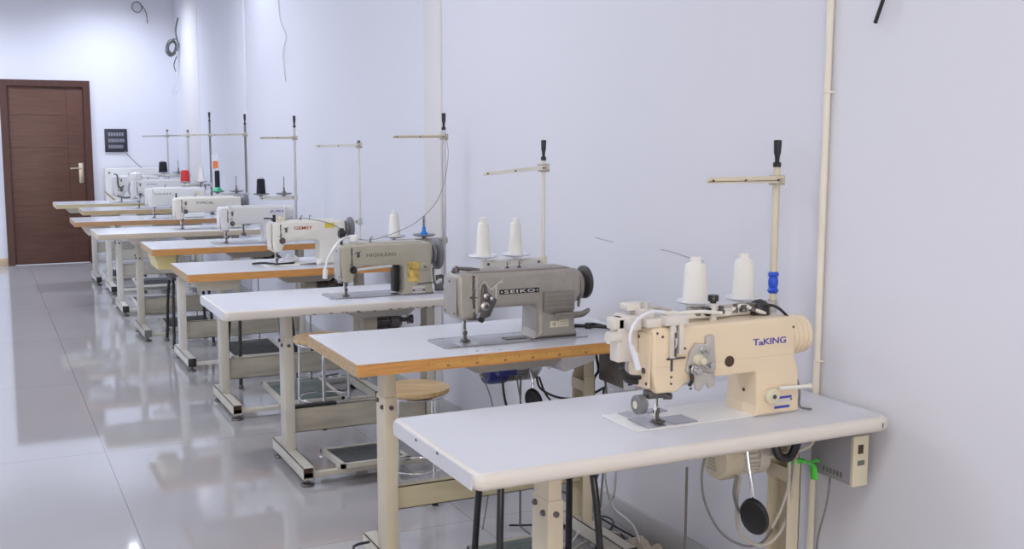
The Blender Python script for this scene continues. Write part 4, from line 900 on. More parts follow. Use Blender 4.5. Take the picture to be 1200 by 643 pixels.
# ------------------------------------------------------------------ thread stands
def thread_stand(i, label, pole, top, arm, beam, saucers, polem, handle=True, armm=None, yoff=0.45, pr=0.009, arm_t=0.012):
    X0, Y0, H, L = TAB[i]
    t = thing('thread_stand', label, 'thread stand', (X0+pole, Y0+yoff, H), 'thread stands in the row')
    off = (pole, yoff, 0); y = yoff
    armm = armm or polem
    m = MB(off); m.cyl((pole, y, 0.0), (pole, y, top), pr, seg=14); po = m.build('pole', polem, t)
    m = MB(off); m.lathe([(0.026, 0.0), (0.026, 0.006), (0.013, 0.010), (0.012, 0.03)], (pole, y, 0), 'z', 18); m.cyl((pole, y, -0.075), (pole, y, 0), 0.008, seg=10); m.build('base_flange', 'steel_d', t)
    if handle:
        hh = {1: 0.068, 2: 0.064}.get(i, 0.07); hr_ = max(0.0088, pr)
        m = MB(off); m.lathe([(hr_*1.1, top-0.008), (hr_*1.15, top+0.004), (hr_*0.62, top+0.008), (hr_*0.72, top+hh*0.35), (hr_*1.0, top+hh*0.5), (hr_*1.12, top+hh), (hr_*0.9, top+hh+0.003)], (pole, y, 0), 'z', 16); m.build('handle', 'black', t)
    else:
        m = MB(off); m.lathe([(pr*1.4, top-0.01), (pr*1.5, top+0.006), (pr, top+0.012)], (pole, y, 0), 'z', 12); m.build('cap', 'steel_d', t)
    if arm:
        x1, z0, z1 = arm          # far end of the guide arm: x, z at the pole, z at the end
        m = MB(off); m.solid([(pole+0.012, z0-arm_t*0.5), (pole+0.012, z0+arm_t*0.8), (x1, z1+arm_t*0.55), (x1-0.004, z1), (x1, z1-arm_t*0.5)], y-0.022, y-0.017, 'xz', 0.001, 0, 1)
        m.box(min(x1, pole), pole, y-0.022, y-0.008, z0-0.002, z0) if abs(z0-z1) < 0.003 else None
        ao = m.build('guide_arm', armm, t)
        m = MB(off); m.box(pole-0.018, pole+0.016, y-0.020, y+0.014, z0-0.016, z0+0.014, 0.002); m.lathe([(0.006, 0), (0.006, -0.008)], (pole-0.002, y-0.02, z0), 'y', 10); m.build('clamp', 'frame_d' if polem != 'steel_d' else 'steel_d', t)
        m = MB(off)
        for u in (0.06, 0.5, 0.95):
            xx = x1+(pole-x1)*u; zz = z1+(z0-z1)*u; m.lathe([(0.0035, -0.021), (0.0035, -0.026)], (xx, y, zz), 'y', 8)
        m.build('thread_eyelet', 'steel_d', ao)
    if beam:
        bx0, bz, bm = beam
        m = MB(off); m.box(bx0-0.02, pole+0.014, y-0.012, y+0.012, bz-0.013, bz+0.013, 0.003); bo = m.build('cross_beam', bm, t)
        m = MB(off); m.lathe([(0.014, bz-0.018), (0.014, bz+0.018)], (pole, y, 0), 'z', 14)
        m.build('beam_clamp', 'steel' if i != 2 else 'label', bo)
        for sx in (bx0, pole-0.024):
            m = MB(off); m.lathe([(0.005, -0.0115), (0.005, -0.016)], (sx, y, bz), 'y', 8); m.build('beam_bolt', 'steel_d', bo)
        for (sx, sm, kind) in saucers:
            z = bz+0.013
            m = MB(off); m.lathe([(0.008, z-0.002), (0.010, z+0.006), (0.050, z+0.014), (0.056, z+0.018), (0.055, z+0.021), (0.012, z+0.012)], (sx, y, 0), 'z', 30)
            so = m.build('saucer', sm, t)
            m = MB(off); m.cyl((sx, y, z), (sx, y, z+0.10 if kind != 'tall' else z+0.135), 0.0028, seg=8); m.build('spindle', 'steel_d', so)
            if kind == 'blue':
                m = MB(off); m.lathe([(0.020, z+0.014), (0.017, z+0.03), (0.010, z+0.034), (0.008, z+0.058), (0.004, z+0.062)], (sx, y, 0), 'z', 18); m.build('cone_holder', 'bluep', so)
                m = MB(off)
                for k in range(4): m.lathe([(0.004, z+0.066+k*0.012), (0.010, z+0.069+k*0.012), (0.004, z+0.072+k*0.012)], (sx, y, 0), 'z', 14)
                m.build('spring', 'steel_d', so)
            if kind == 'tall':
                m = MB(off); m.lathe([(0.014, z+0.014), (0.012, z+0.03), (0.006, z+0.036), (0.006, z+0.06)], (sx, y, 0), 'z', 14); m.build('cone_holder', 'steel_d', so)
    return t

def cone(i, x, z, h, r, m, label, name='thread_cone', holder=None, group='cones of thread', yoff=0.45, neck=True, rt=None):
    """cone of thread standing on the stand's saucer; z is the saucer plane above the table top"""
    X0, Y0, H, L = TAB[i]
    t = thing(name, label, 'thread', (X0+x, Y0+yoff, H+z), group)
    rt = rt or r*0.78
    q = MB(); z0 = 0.0
    if holder:
        b = MB(); b.lathe([(0.046, 0.0), (0.044, 0.006), (0.026, 0.028), (0.018, 0.040), (0.014, 0.044)], seg=24); b.build('cone_base', holder, t); z0 = 0.036
    prof = [(r*0.86, z0), (r, z0+0.006), (r*0.99, z0+0.012), (rt, z0+h*0.80), (rt*0.92, z0+h*0.86)]
    if neck: prof += [(rt*0.62, z0+h*0.885), (rt*0.50, z0+h*0.91), (rt*0.50, z0+h*0.98), (rt*0.42, z0+h)]
    else: prof += [(rt*0.7, z0+h*0.88), (rt*0.45, z0+h*0.885)]
    # winding ridges
    q.lathe(prof, seg=28); q.build('thread_winding', m, t)
    q = MB(); q.lathe([(r*0.44, z0+h*0.90), (r*0.46, z0+h*1.0), (r*0.25, z0+h*1.005)], seg=16)
    q.build('tube_end', 'whitep' if not neck or m != 'thread' else m, t)
    return t

thread_stand(1, 'thread stand with blue tape on its cream pole at the nearest table', 1.163, 0.655, (0.905, 0.610, 0.612), (0.880, 0.238, 'frame'), [(0.884, 'clear', ''), (1.055, 'clear', '')], 'frame_y', pr=0.0105, arm_t=0.016)
m = MB(); X0, Y0, H, L = TAB[1]
pr = []
for k in range(9):
    pr.append((0.0125+0.003*(k % 3 == 1)+0.002*(k % 2), 0.275+k*0.008))
tp = MB().lathe(pr, (X0+1.163, Y0+0.45, H), 'z', 14).build('tape_wrap', 'blue'); tag(tp, 'bright blue tape wound around the nearest cream stand pole', 'tape')
thread_stand(2, 'white thread stand with black handle behind the grey-brown machine', 0.870, 0.612, (0.618, 0.578, 0.558), (0.640, 0.231, 'frame_w'), [(0.625, 'clear', ''), (0.756, 'clear', '')], 'frame_w', pr=0.0085, arm_t=0.012)
thread_stand(3, 'grey pole thread stand with blue spool holder at the third table', 1.165, 0.760, (0.900, 0.720, 0.718), (0.905, 0.214, 'green_m'), [(0.905, 'steel', ''), (1.058, 'wheel_g', 'blue')], 'steel', armm='frame_y')
thread_stand(4, 'white thread stand with a dark cap instead of a handle at the fourth table', 1.073, 0.672, (0.812, 0.655, 0.650), (0.83, 0.21, 'frame_w'), [], 'frame_w', handle=False, pr=0.007)
thread_stand(5, 'pale thread stand with black handle and one black cone at the fifth table', 1.034, 0.770, (0.790, 0.692, 0.690), (0.795, 0.278, 'frame_w'), [(0.792, 'wheel_g', ''), (0.952, 'wheel_g', 'tall')], 'steel', armm='frame_y', pr=0.008)
thread_stand(6, 'thread stand with dark pole and green cone holder at the sixth table', 1.160, 0.795, (0.905, 0.710, 0.705), (0.935, 0.238, 'steel'), [(0.934, 'wheel_g', ''), (1.080, 'wheel_g', 'tall')], 'wheel_g', armm='frame', pr=0.009)
thread_stand(7, 'thread stand holding a red and a white cone at the seventh table', 1.180, 0.830, (0.90, 0.705, 0.700), (0.945, 0.265, 'steel'), [(0.955, 'steel', ''), (1.094, 'steel', '')], 'wheel_g', armm='frame', pr=0.009)
thread_stand(8, 'thin thread stand with one black cone at the eighth table', 1.040, 0.735, (0.80, 0.690, 0.690), (0.80, 0.300, 'steel'), [(0.792, 'steel', ''), (0.938, 'wheel_g', 'tall')], 'steel', handle=False, armm='steel', pr=0.008)
thread_stand(9, 'thin bare thread stand at the last table by the corner', 1.140, 0.725, (0.885, 0.670, 0.665), (0.90, 0.26, 'steel'), [], 'steel', handle=False, armm='steel', pr=0.008)

cone(1, 0.884, 0.258, 0.137, 0.037, 'thread', 'left white thread cone on the nearest thread stand', rt=0.031)
cone(1, 1.055, 0.258, 0.140, 0.034, 'thread', 'right white thread cone on the nearest thread stand', rt=0.028)
cone(2, 0.625, 0.251, 0.150, 0.028, 'thread', 'left white thread cone behind the grey-brown machine', rt=0.020)
cone(2, 0.756, 0.251, 0.145, 0.027, 'thread', 'right white thread cone behind the grey-brown machine', rt=0.019)
cone(3, 0.905, 0.235, 0.132, 0.030, 'thread', 'white thread cone beside the blue spool holder on the third stand', rt=0.022)
cone(5, 0.792, 0.300, 0.128, 0.032, 'thread_k', 'black thread cone on the fifth stand, rightmost of the black ones', neck=False, rt=0.027)
cone(6, 0.934, 0.262, 0.150, 0.020, 'thread_k', 'slim black thread spool standing on a green cone base', holder='green', neck=False, rt=0.019)
cone(7, 0.955, 0.290, 0.120, 0.040, 'thread_r', 'red thread cone at the far end of the row', neck=False, rt=0.034)
cone(7, 1.094, 0.288, 0.140, 0.034, 'thread', 'white thread cone next to the red one', rt=0.016)
cone(8, 0.792, 0.330, 0.120, 0.042, 'thread_k', 'black thread cone at the far end, left of the red one', neck=False, rt=0.036)
# small bag with orange card hanging from the seventh stand
t = thing('plastic_bag', 'small clear bag with an orange card hanging from the thread stand pole', 'bag', (TAB[7][0]+1.215, TAB[7][1]+0.43, TAB[7][2]+0.455))
q = MB(); q.box(-0.032, 0.032, -0.005, 0.005, -0.06, 0.075, 0.004); q.build('bag_film', 'wall', t)
q = MB(); q.box(-0.022, 0.022, -0.0075, -0.0052, -0.045, 0.02); q.build('card', 'orange', t)

# loose threads
X0, Y0, H, L = TAB[3]
wire('loose_thread', [(X0+1.163, Y0+0.43, H+0.745), (X0+1.15, Y0+0.36, H+0.62), (X0+1.08, Y0+0.30, H+0.44), (X0+0.95, Y0+0.25, H+0.33), (X0+0.80, Y0+0.21, H+0.275), (X0+0.70, Y0+0.20, H+0.256), (X0+0.64, Y0+0.20, H+0.262)], 0.0016, 'cable', 'thin grey thread running from the third stand down to the green-grey machine', 'thread')
X0, Y0, H, L = TAB[9]
wire('lamp_cable', [(-0.60, FARY-0.004, 1.30), (-0.56, FARY-0.15, 1.23), (-0.52, 13.2, 1.15), (-0.50, 13.05, 1.12)], 0.006, 'cable', 'thin dark cable dropping from the black wall sign')
# threads from cones to arm on the grey-brown machine
X0, Y0, H, L = TAB[2]
wire('sewing_thread', [(X0+0.62, Y0+0.43, H+0.255), (X0+0.60, Y0+0.30, H+0.25), (X0+0.57, Y0+0.16, H+0.245), (X0+0.545, Y0+0.125, H+0.21)], 0.0006, 'thread', 'white sewing thread drawn over the top of the grey-brown machine', 'thread')

# ------------------------------------------------------------------ motors, control boxes, knee pads under the tables
def slats(mb, x0, x1, y0, y1, z0, z1, n, mi):
    for k in range(n):
        x = x0+(x1-x0)*(k+0.5)/n; mb.box(x-0.0022, x+0.0022, y0, y1, z0, z1, mi=mi)
# nearest table: round beige servo motor, axis along x
X0, Y0, H, L = TAB[1]
def motor(loc, label, r, body, fin, L_=0.19):
    t = thing('motor', label, 'motor', loc, 'motors under the tables')
    q = MB(); q.lathe([(r*0.45, -L_*0.50), (r*0.92, -L_*0.46), (r, -L_*0.38), (r, -L_*0.16)], axis='x', seg=30); fc = q.build('end_cover', body, t)
    q = MB()
    for k in range(5): q.box(-L_*0.5-0.003, -L_*0.5+0.004, -0.020+k*0.002, 0.020-k*0.002, -0.03+k*0.010, -0.026+k*0.010)
    q.build('vent_slots', 'frame_d', fc)
    q = MB(); q.lathe([(r*0.80, -L_*0.16), (r*0.80, L_*0.16)], axis='x', seg=30)
    for k in range(24):
        a = 2*PI*k/24; c_, s_ = math.cos(a), math.sin(a)
        q.cyl((-L_*0.15, c_*r*0.86, s_*r*0.86), (L_*0.15, c_*r*0.86, s_*r*0.86), 0.0035, seg=5)
    q.build('fin_housing', fin, t)
    q = MB(); q.lathe([(r*0.95, L_*0.16), (r*0.95, L_*0.34), (r*0.6, L_*0.44), (r*0.2, L_*0.46), (r*0.2, L_*0.62), (r*0.42, L_*0.62), (r*0.34, L_*0.67), (r*0.42, L_*0.72), (r*0.1, L_*0.72)], axis='x', seg=26); q.build('pulley_end', fin, t)
    q = MB(); q.box(-0.02, 0.03, -0.03, 0.03, r*0.7, TABZ-0.0005); q.build('mounting_bracket', 'steel_d', t)
    return t
TABZ = H-0.04-0.598
motor((X0+0.965, Y0+0.33, 0.598), 'round beige servo motor with vent slots hanging under the nearest table', 0.062, 'frame_y', 'cream_edge')
TABZ = 0.761-0.665
motor((TAB[2][0]+0.70, TAB[2][1]+0.36, 0.665), 'navy blue and silver motor hanging under the tape edged table', 0.058, 'navy', 'steel', 0.24)
TABZ = 0.729-0.62
motor((TAB[3][0]+0.80, TAB[3][1]+0.36, 0.62), 'dark motor hanging under the third table', 0.055, 'frame_d', 'steel_d', 0.22)
TABZ = 0.740-0.63
motor((TAB[4][0]+0.80, TAB[4][1]+0.36, 0.63), 'grey motor hanging under the fourth table', 0.055, 'frame_d', 'steel_d', 0.22)
TABZ = 0.742-0.63
motor((TAB[5][0]+0.80, TAB[5][1]+0.36, 0.63), 'grey motor hanging under the table with the yellow drawer', 0.055, 'frame_d', 'steel_d', 0.22)

# navy sensor box beside the second motor
t = thing('speed_sensor', 'small dark blue speed sensor under the tape edged table, left of the motor', 'sensor', (TAB[2][0]+0.635, TAB[2][1]+0.28, 0.70))
MB().box(-0.035, 0.035, -0.025, 0.025, -0.045, 0.0605, 0.004).build('sensor_case', 'navy', t)
q = MB(); q.lathe([(0.020, -0.05), (0.022, -0.035), (0.022, -0.02)], (0, -0.0, -0.01), 'x', 16); q.cyl((-0.06, 0, -0.01), (-0.04, 0, -0.01), 0.010, seg=10); q.build('sensor_knob', 'steel', t)

# knee lifter pads
def knee(i, px_, pz, y, label, r=0.048):
    X0, Y0, H, L = TAB[i]
    t = thing('knee_lifter', label, 'knee lifter', (X0+px_, Y0+y, pz), 'knee lifters')
    q = MB(); q.lathe([(r*0.3, -0.012), (r*0.9, -0.010), (r, -0.004), (r, 0.004), (r*0.92, 0.009), (r*0.8, 0.006), (r*0.2, 0.006)], seg=32); 
    o = q.build('knee_pad', 'black', t); o.scale = (0.86, 1.12, 1); o.rotation_euler = (math.radians(104), math.radians(0), math.radians(-66))
    q = MB(); q.tube([(0.0, 0.006, 0.03), (0.0, 0.012, 0.07), (-0.004, 0.03, H-pz-0.12), (0.004, 0.045, H-pz-0.075), (0.035, 0.06, H-pz-0.058), (0.08, 0.06, H-pz-0.058)], 0.0055, 10); q.build('bent_rod', 'chrome', t)
    return t
knee(1, 0.88, 0.487, 0.15, 'round black knee lifter pad hanging below the nearest table')
knee(2, 0.728, 0.56, 0.24, 'round black knee lifter pad on a chrome rod under the tape edged table', 0.042)

# control boxes
def control_box(i, x0, x1, y0, y1, z0, z1, side, label, front):
    X0, Y0, H, L = TAB[i]
    t = thing('control_box', label, 'control box', (X0+x0, Y0+y0, z0), 'control boxes under the tables')
    W_, D_, H_ = x1-x0, y1-y0, z1-z0
    q = MB(); q.box(0, W_, 0.012, D_, 0, H_, 0.004); q.build('case', side, t)
    q = MB(); q.box(W_*0.0-0.001, W_+0.002, 0, 0.013, -0.002, H_+0.002, 0.003); fo = q.build('front_panel', 'whitep' if i == 2 else 'label', t)
    q = MB(); q.box(W_*0.28, W_*0.62, -0.002, 0.001, H_*0.66, H_*0.84); fo2 = q.build('power_switch', 'sight' if i == 1 else 'navyl', fo)
    q = MB(); q.box(W_*0.28, W_*0.75, -0.0015, 0.001, H_*(0.42 if i == 1 else 0.10), H_*0.52); q.build('display', 'rubber' if i == 1 else 'navyl', fo)
    q = MB()
    for k in range(6): q.box(-0.0012, 0.001, D_*0.25+k*D_*0.08, D_*0.25+k*D_*0.08+D_*0.045, H_*0.10, H_*0.10+0.014)
    q.build('vent_slots', 'rubber', t)
    q = MB(); q.box(W_*0.2, W_*0.8, D_*0.3, D_*0.7, H_, H-0.04-z0-0.0005); q.build('hanger', 'steel_d', t)
    return t
control_box(1, 1.150, 1.200, 0.075, 0.245, 0.553, 0.690, 'box_g', 'grey control box with pale front panel under the right end of the nearest table', 0)
control_box(2, 1.005, 1.045, 0.075, 0.26, 0.607, 0.745, 'box_d', 'dark control box with navy marks under the right end of the tape edged table', 0)

# lime tape on the right leg of the nearest table
X0, Y0, H, L = TAB[1]
q = MB(); q.tube([(X0+1.050, Y0+0.19, 0.612), (X0+1.078, Y0+0.195, 0.603), (X0+1.108, Y0+0.200, 0.590), (X0+1.125, Y0+0.205, 0.575), (X0+1.13, Y0+0.205, 0.540)], [0.004, 0.005, 0.006, 0.008, 0.010, 0.012, 0.013, 0.012]+[0.012]*17, 8, flat=0.35)
q.tube([(X0+1.108, Y0+0.200, 0.590), (X0+1.13, Y0+0.20, 0.597), (X0+1.142, Y0+0.205, 0.590)], 0.006, 8, flat=0.5)
q.box(X0+1.050, X0+1.104, Y0+0.218, Y0+0.2245, 0.588, 0.600)
tag(q.build('tape_strip', 'lime'), 'bright green tape tied around the right leg of the nearest table', 'tape')

# cables around the nearest table
def P1(x, y, z): return (X0+x, Y0+y, z)
CB = [
 ('cable', [P1(0.82, 0.28, 0.66), P1(0.80, 0.28, 0.58), P1(0.815, 0.28, 0.49), P1(0.87, 0.28, 0.40), P1(0.94, 0.27, 0.355), P1(1.00, 0.27, 0.35), P1(1.05, 0.28, 0.38)], 0.0035, 'cable', 'thin grey cable sagging below the nearest table, left of the black knee pad'),
 ('cable', [P1(0.915, 0.26, 0.56), P1(0.905, 0.26, 0.50), P1(0.915, 0.26, 0.41), P1(0.955, 0.26, 0.365), P1(1.01, 0.25, 0.355), P1(1.06, 0.24, 0.41), P1(1.068, 0.22, 0.54), P1(1.06, 0.20, 0.64), P1(1.08, 0.20, 0.66)], 0.0055, 'cable_w', 'thick pale cable looping below the nearest table around the black knee pad'),
 ('cable', [P1(0.895, 0.25, 0.57), P1(0.888, 0.25, 0.52), P1(0.905, 0.25, 0.47), P1(0.93, 0.24, 0.45)], 0.005, 'cable', 'short dark cable dropping from the beige servo motor'),
 ('cable', [P1(0.98, 0.22, 0.62), P1(1.02, 0.19, 0.632), P1(1.08, 0.18, 0.645), P1(1.10, 0.18, 0.665), P1(1.07, 0.17, 0.672), P1(1.04, 0.18, 0.668)], 0.005, 'cable_w', 'pale cable curled just under the nearest tabletop by the right leg'),
 ('cable', [P1(1.036, 0.2, 0.68), P1(1.03, 0.195, 0.62), P1(1.03, 0.195, 0.54), P1(1.01, 0.2, 0.47), P1(0.99, 0.21, 0.42)], 0.0045, 'cable_w', 'pale cable hanging in front of the right leg of the nearest table'),
 ('cable', [P1(1.185, 0.20, 0.553), P1(1.175, 0.20, 0.46), P1(1.165, 0.22, 0.35), P1(1.18, 0.24, 0.20), P1(1.17, 0.25, 0.02)], 0.003, 'cable', 'thin cable dropping from the grey control box to the floor'),
 ('cable', [P1(0.60, 0.12, 0.700), P1(0.68, 0.14, 0.690), P1(0.74, 0.16, 0.702), P1(0.78, 0.18, 0.715)], 0.0035, 'black', 'short black cable tucked under the nearest tabletop'),
]
for n_, pts, r, mm, lab in CB: wire(n_, pts, r, mm, lab)
q = MB(); q.box(X0+0.77, X0+0.83, Y0+0.24, Y0+0.30, 0.675, 0.7195, 0.004); tag(q.build('switch_box', 'frame_w'), 'small white junction box fixed under the nearest tabletop beside the servo motor', 'box')
# black lever cluster right of the motor
q = MB()
q.tube([P1(0.975, 0.20, 0.70), P1(0.985, 0.19, 0.635), P1(1.02, 0.18, 0.625), P1(1.045, 0.18, 0.67), P1(1.05, 0.18, 0.71)], 0.012, 8); q.tube([P1(0.99, 0.22, 0.67), P1(1.035, 0.2, 0.69)], 0.010, 8, sm=0); q.box(X0+1.0, X0+1.04, Y0+0.20, Y0+0.25, 0.66, 0.7195, 0.004)
tag(q.build('clutch_bracket', 'black'), 'black clutch bracket between the servo motor and right leg of the nearest table', 'bracket')

X0, Y0, H, L = TAB[2]
CB = [
 ('cable', [P1(0.54, 0.30, 0.75), P1(0.555, 0.30, 0.66), P1(0.60, 0.32, 0.55), P1(0.63, 0.35, 0.40), P1(0.60, 0.40, 0.05)], 0.0025, 'cable', 'thin grey cable below the tape edged table, leftmost of those hanging there'),
 ('cable', [P1(0.62, 0.28, 0.66), P1(0.63, 0.28, 0.58), P1(0.65, 0.29, 0.50), P1(0.67, 0.30, 0.30)], 0.0045, 'black', 'black cable dropping straight from the blue speed sensor'),
 ('cable', [P1(0.675, 0.28, 0.67), P1(0.685, 0.28, 0.61), P1(0.70, 0.29, 0.55), P1(0.72, 0.30, 0.40)], 0.0035, 'cable', 'dark grey cable between the blue speed sensor and the motor'),
 ('cable', [P1(0.79, 0.34, 0.63), P1(0.80, 0.33, 0.58), P1(0.86, 0.30, 0.545), P1(0.94, 0.26, 0.545), P1(1.02, 0.24, 0.58)], 0.0045, 'black', 'black cable curving from the navy motor to the right table leg'),
 ('cable', [P1(0.80, 0.34, 0.62), P1(0.82, 0.33, 0.56), P1(0.86, 0.32, 0.50), P1(0.90, 0.3, 0.40)], 0.004, 'black', 'black cable falling from the right end of the navy motor'),
 ('cable', [P1(1.02, 0.30, 0.76), P1(1.00, 0.27, 0.70), P1(1.01, 0.27, 0.64), P1(0.99, 0.27, 0.60), P1(1.0, 0.28, 0.50)], 0.005, 'black', 'black cable bundle beside the dark control box'),
 ('cable', [P1(1.04, 0.30, 0.75), P1(1.035, 0.29, 0.66), P1(1.06, 0.30, 0.57), P1(1.08, 0.32, 0.42), P1(1.07, 0.35, 0.05)], 0.0045, 'cable', 'grey cable hanging down the wall behind the dark control box'),
]
for n_, pts, r, mm, lab in CB: wire(n_, pts, r, mm, lab)
q = MB(); q.solid([(0.0, 0, 0), (0.16, 0, 0), (0.15, -0.05, 0), (0.03, -0.08, 0)], 0, 0.12, 'xz', 0.01, 0, 2)
o = q.build('thread_tray', 'clear'); o.location = (X0+0.76, Y0+0.12, H-0.0415); tag(o, 'milky plastic tray slung under the tape edged tabletop', 'tray')

# ------------------------------------------------------------------ stools
def wood_stool(loc, label, sh=0.50, r=0.165, rz=0.0):
    t = thing('stool', label, 'stool', loc, 'round wooden stools', rz)
    q = MB(); q.lathe([(r*0.9, sh-0.024), (r, sh-0.018), (r, sh-0.006), (r*0.985, sh-0.001), (r*0.9, sh), (r*0.5, sh-0.001)], seg=44); q.build('seat', 'seat', t)
    q = MB(); pts = [(r*0.88*math.cos(a*PI/18), r*0.88*math.sin(a*PI/18), sh-0.030) for a in range(37)]; q.ring_sweep(pts, 0.007, 8); q.build('seat_ring', 'chrome', t)
    for k in range(4):
        a = PI/4+k*PI/2; c_, s_ = math.cos(a), math.sin(a)
        q = MB(); q.cyl((c_*r*0.76, s_*r*0.76, sh-0.03), (c_*r*0.84, s_*r*0.84, 0.008), 0.0075, seg=12); lg = q.build('leg', 'chrome', t)
        q = MB(); q.lathe([(0.013, 0), (0.013, 0.02), (0.010, 0.022)], (c_*r*0.84, s_*r*0.84, 0), 'z', 12); q.build('rubber_foot', 'black', lg)
    q = MB(); pts = [(r*0.81*math.cos(a*PI/18), r*0.81*math.sin(a*PI/18), 0.14) for a in range(37)]; q.ring_sweep(pts, 0.004, 8); q.build('foot_ring', 'chrome', t)
    return t
wood_stool((-0.597, 4.14, 0), 'round plywood stool with chrome legs under the tape edged table', 0.475, 0.141, -0.452)
wood_stool((-0.60, 5.47, 0), 'round plywood stool with chrome legs behind the frame of the third table', 0.46, 0.158, 0.49)

def black_stool(loc, label, sh=0.50, w_=0.13, rz=0.0):
    t = thing('stool', label, 'stool', loc, 'black tube stools', rz)
    q = MB(); q.solid([(-w_, -w_, 0.03), (w_, -w_, 0.03), (w_, w_, 0.03), (-w_, w_, 0.03)], sh-0.022, sh, 'xy', 0.005, 0, 2); q.build('seat', 'black', t)
    for s in (-1, 1):
        q = MB(); q.tube([(s*w_*1.05, -w_*1.25, 0.012), (s*w_*0.98, -w_*0.97, sh*0.6), (s*w_*0.92, -w_*0.80, sh-0.07), (s*w_*0.9, -w_*0.62, sh-0.034), (s*w_*0.9, 0, sh-0.031), (s*w_*0.9, w_*0.62, sh-0.034), (s*w_*0.92, w_*0.80, sh-0.07), (s*w_*0.98, w_*0.97, sh*0.6), (s*w_*1.05, w_*1.25, 0.012)], 0.0105, 12, sm=5)
        lg = q.build('leg', 'blackm', t)
        for yy in (-1, 1):
            q = MB(); q.lathe([(0.015, 0), (0.015, 0.022), (0.012, 0.025)], (s*w_*1.05, yy*w_*1.25, 0), 'z', 12); q.build('rubber_foot', 'rubber', lg)
    q = MB(); q.cyl((-w_*0.9, 0, sh-0.031), (w_*0.9, 0, sh-0.031), 0.007, seg=8); q.build('cross_bar', 'blackm', t)
    return t
black_stool((-0.735, 2.78, 0), 'black metal stool whose legs show below the nearest table', 0.575, 0.15, -0.2)
black_stool((-0.655, 6.64, 0), 'black metal stool standing behind the left end of the fourth table', 0.50, 0.165, 0.0)
black_stool((-0.85, 8.03, 0), 'black metal stool below the yellow drawer end of the fifth table', 0.50, 0.13, 0.0)

# ------------------------------------------------------------------ small things on the tables
# black tool on the tape edged table
X0, Y0, H, L = TAB[2]
q = MB(); q.tube([(-0.28, 3.46, H+0.006), (-0.23, 3.45, H+0.008), (-0.19, 3.41, H+0.009), (-0.13, 3.36, H+0.007)], [0.003]*5+[0.007]*6+[0.005]*8, 8); q.tube([(-0.20, 3.44, H+0.012), (-0.17, 3.42, H+0.014), (-0.15, 3.37, H+0.010)], 0.006, 8); q.cyl((-0.195, 3.425, H+0.0005), (-0.195, 3.425, H+0.020), 0.013, seg=14); q.tube([(-0.19, 3.41, H+0.008), (-0.15, 3.39, H+0.008), (-0.115, 3.37, H+0.006)], 0.005, 8)
tag(q.build('folding_guide', 'black'), 'small black hinged seam guide lying beside the grey-brown machine', 'tool')
# white fabric scrap on the fourth table and black items
X0, Y0, H, L = TAB[4]
def crumple(name, cx, cy, z, sx, sy, hh, m, label, cat, seed=1, n=22):
    me_v = []; me_f = []
    for a in range(n+1):
        for b in range(n+1):
            u, v = a/n*2-1, b/n*2-1
            r2 = math.sqrt(u*u+v*v); e = max(0, 1-r2**2*0.8)
            k = noise.noise(Vector((u*2.1+seed, v*2.1, seed)))*0.7+noise.noise(Vector((u*5+seed, v*5, 2.2)))*0.35+0.45
            me_v.append((cx+u*sx*(1+0.15*noise.noise(Vector((v*2, seed, 0)))), cy+v*sy*(1+0.15*noise.noise(Vector((u*2, seed, 4)))), z+0.002+max(0, k)*e*hh))
    for a in range(n):
        for b in range(n): i0 = a*(n+1)+b; me_f.append((i0, i0+n+1, i0+n+2, i0+1))
    q = MB(); q.add(me_v, me_f); o = q.build(name, m); md = o.modifiers.new('thick', 'SOLIDIFY'); md.thickness = 0.002; md.offset = 1
    return tag(o, label, cat)
crumple('fabric_scrap', X0+0.63, Y0+0.34, H, 0.045, 0.045, 0.055, 'fabric', 'crumpled white fabric scrap beside the machine with red lettering', 'fabric', 2)
q = MB(); q.tube([(X0+0.40, Y0+0.30, H+0.006), (X0+0.46, Y0+0.27, H+0.010), (X0+0.52, Y0+0.23, H+0.006), (X0+0.60, Y0+0.22, H+0.008), (X0+0.62, Y0+0.25, H+0.006)], 0.006, 8)
tag(q.build('black_strap', 'black'), 'thin black strap lying under the needle of the machine with red lettering', 'strap')
q = MB(); q.tube([(X0+0.63, Y0+0.155, H+0.006), (X0+0.72, Y0+0.152, H+0.007)], [0.003, 0.007], 8, sm=0)
tag(q.build('screwdriver', 'wheel_g'), 'small dark screwdriver lying on the fourth table below the machine arm', 'tool')
# caps and plugs recessed in tabletops
for i, xx, yy, lab in ((2, 0.62, 0.40, 'small round plug'), (3, 0.72, 0.45, '')):
    pass

# ------------------------------------------------------------------ floor clutter by the wall
def strip(loc, label, rz, n=4):
    t = thing('power_strip', label, 'power strip', loc, 'power strips on the floor', rz)
    MB().box(-0.13, 0.13, -0.027, 0.027, 0, 0.038, 0.005).build('strip_body', 'whitep', t)
    q = MB()
    for k in range(n): q.box(-0.11+k*0.058, -0.075+k*0.058, -0.014, 0.014, 0.0378, 0.0392)
    q.build('sockets', 'rubber', t)
    return t
strip((-0.30, 6.36, 0), 'white power strip on the floor beyond the wooden stool', 0.1)
strip((-0.16, 3.62, 0), 'white power strip on the floor by the wall under the tape edged table', 1.3)
q = MB(); q.box(-0.035, 0.035, -0.045, 0.045, 0, 0.05, 0.006); o = q.build('power_adapter', 'black'); o.location = (-0.165, 3.30, 0); o.rotation_euler = (0, 0, 0.4)
tag(o, 'black power adapter lying on the floor near the wall', 'adapter')
crumple('cloth_heap', -0.10, 3.15, 0, 0.08, 0.16, 0.085, 'cloth', 'beige cloth heap on the floor against the wall under the nearest table', 'cloth', 5, 30)
q = MB(); q.box(-0.05, 0.05, -0.1, 0.1, 0, 0.055, 0.006); o = q.build('cable_duct', 'frame'); o.location = (-0.21, 3.72, 0); o.rotation_euler = (0, 0, 0.06)
bpy.data.objects.remove(o)
rnd = random.Random(11)
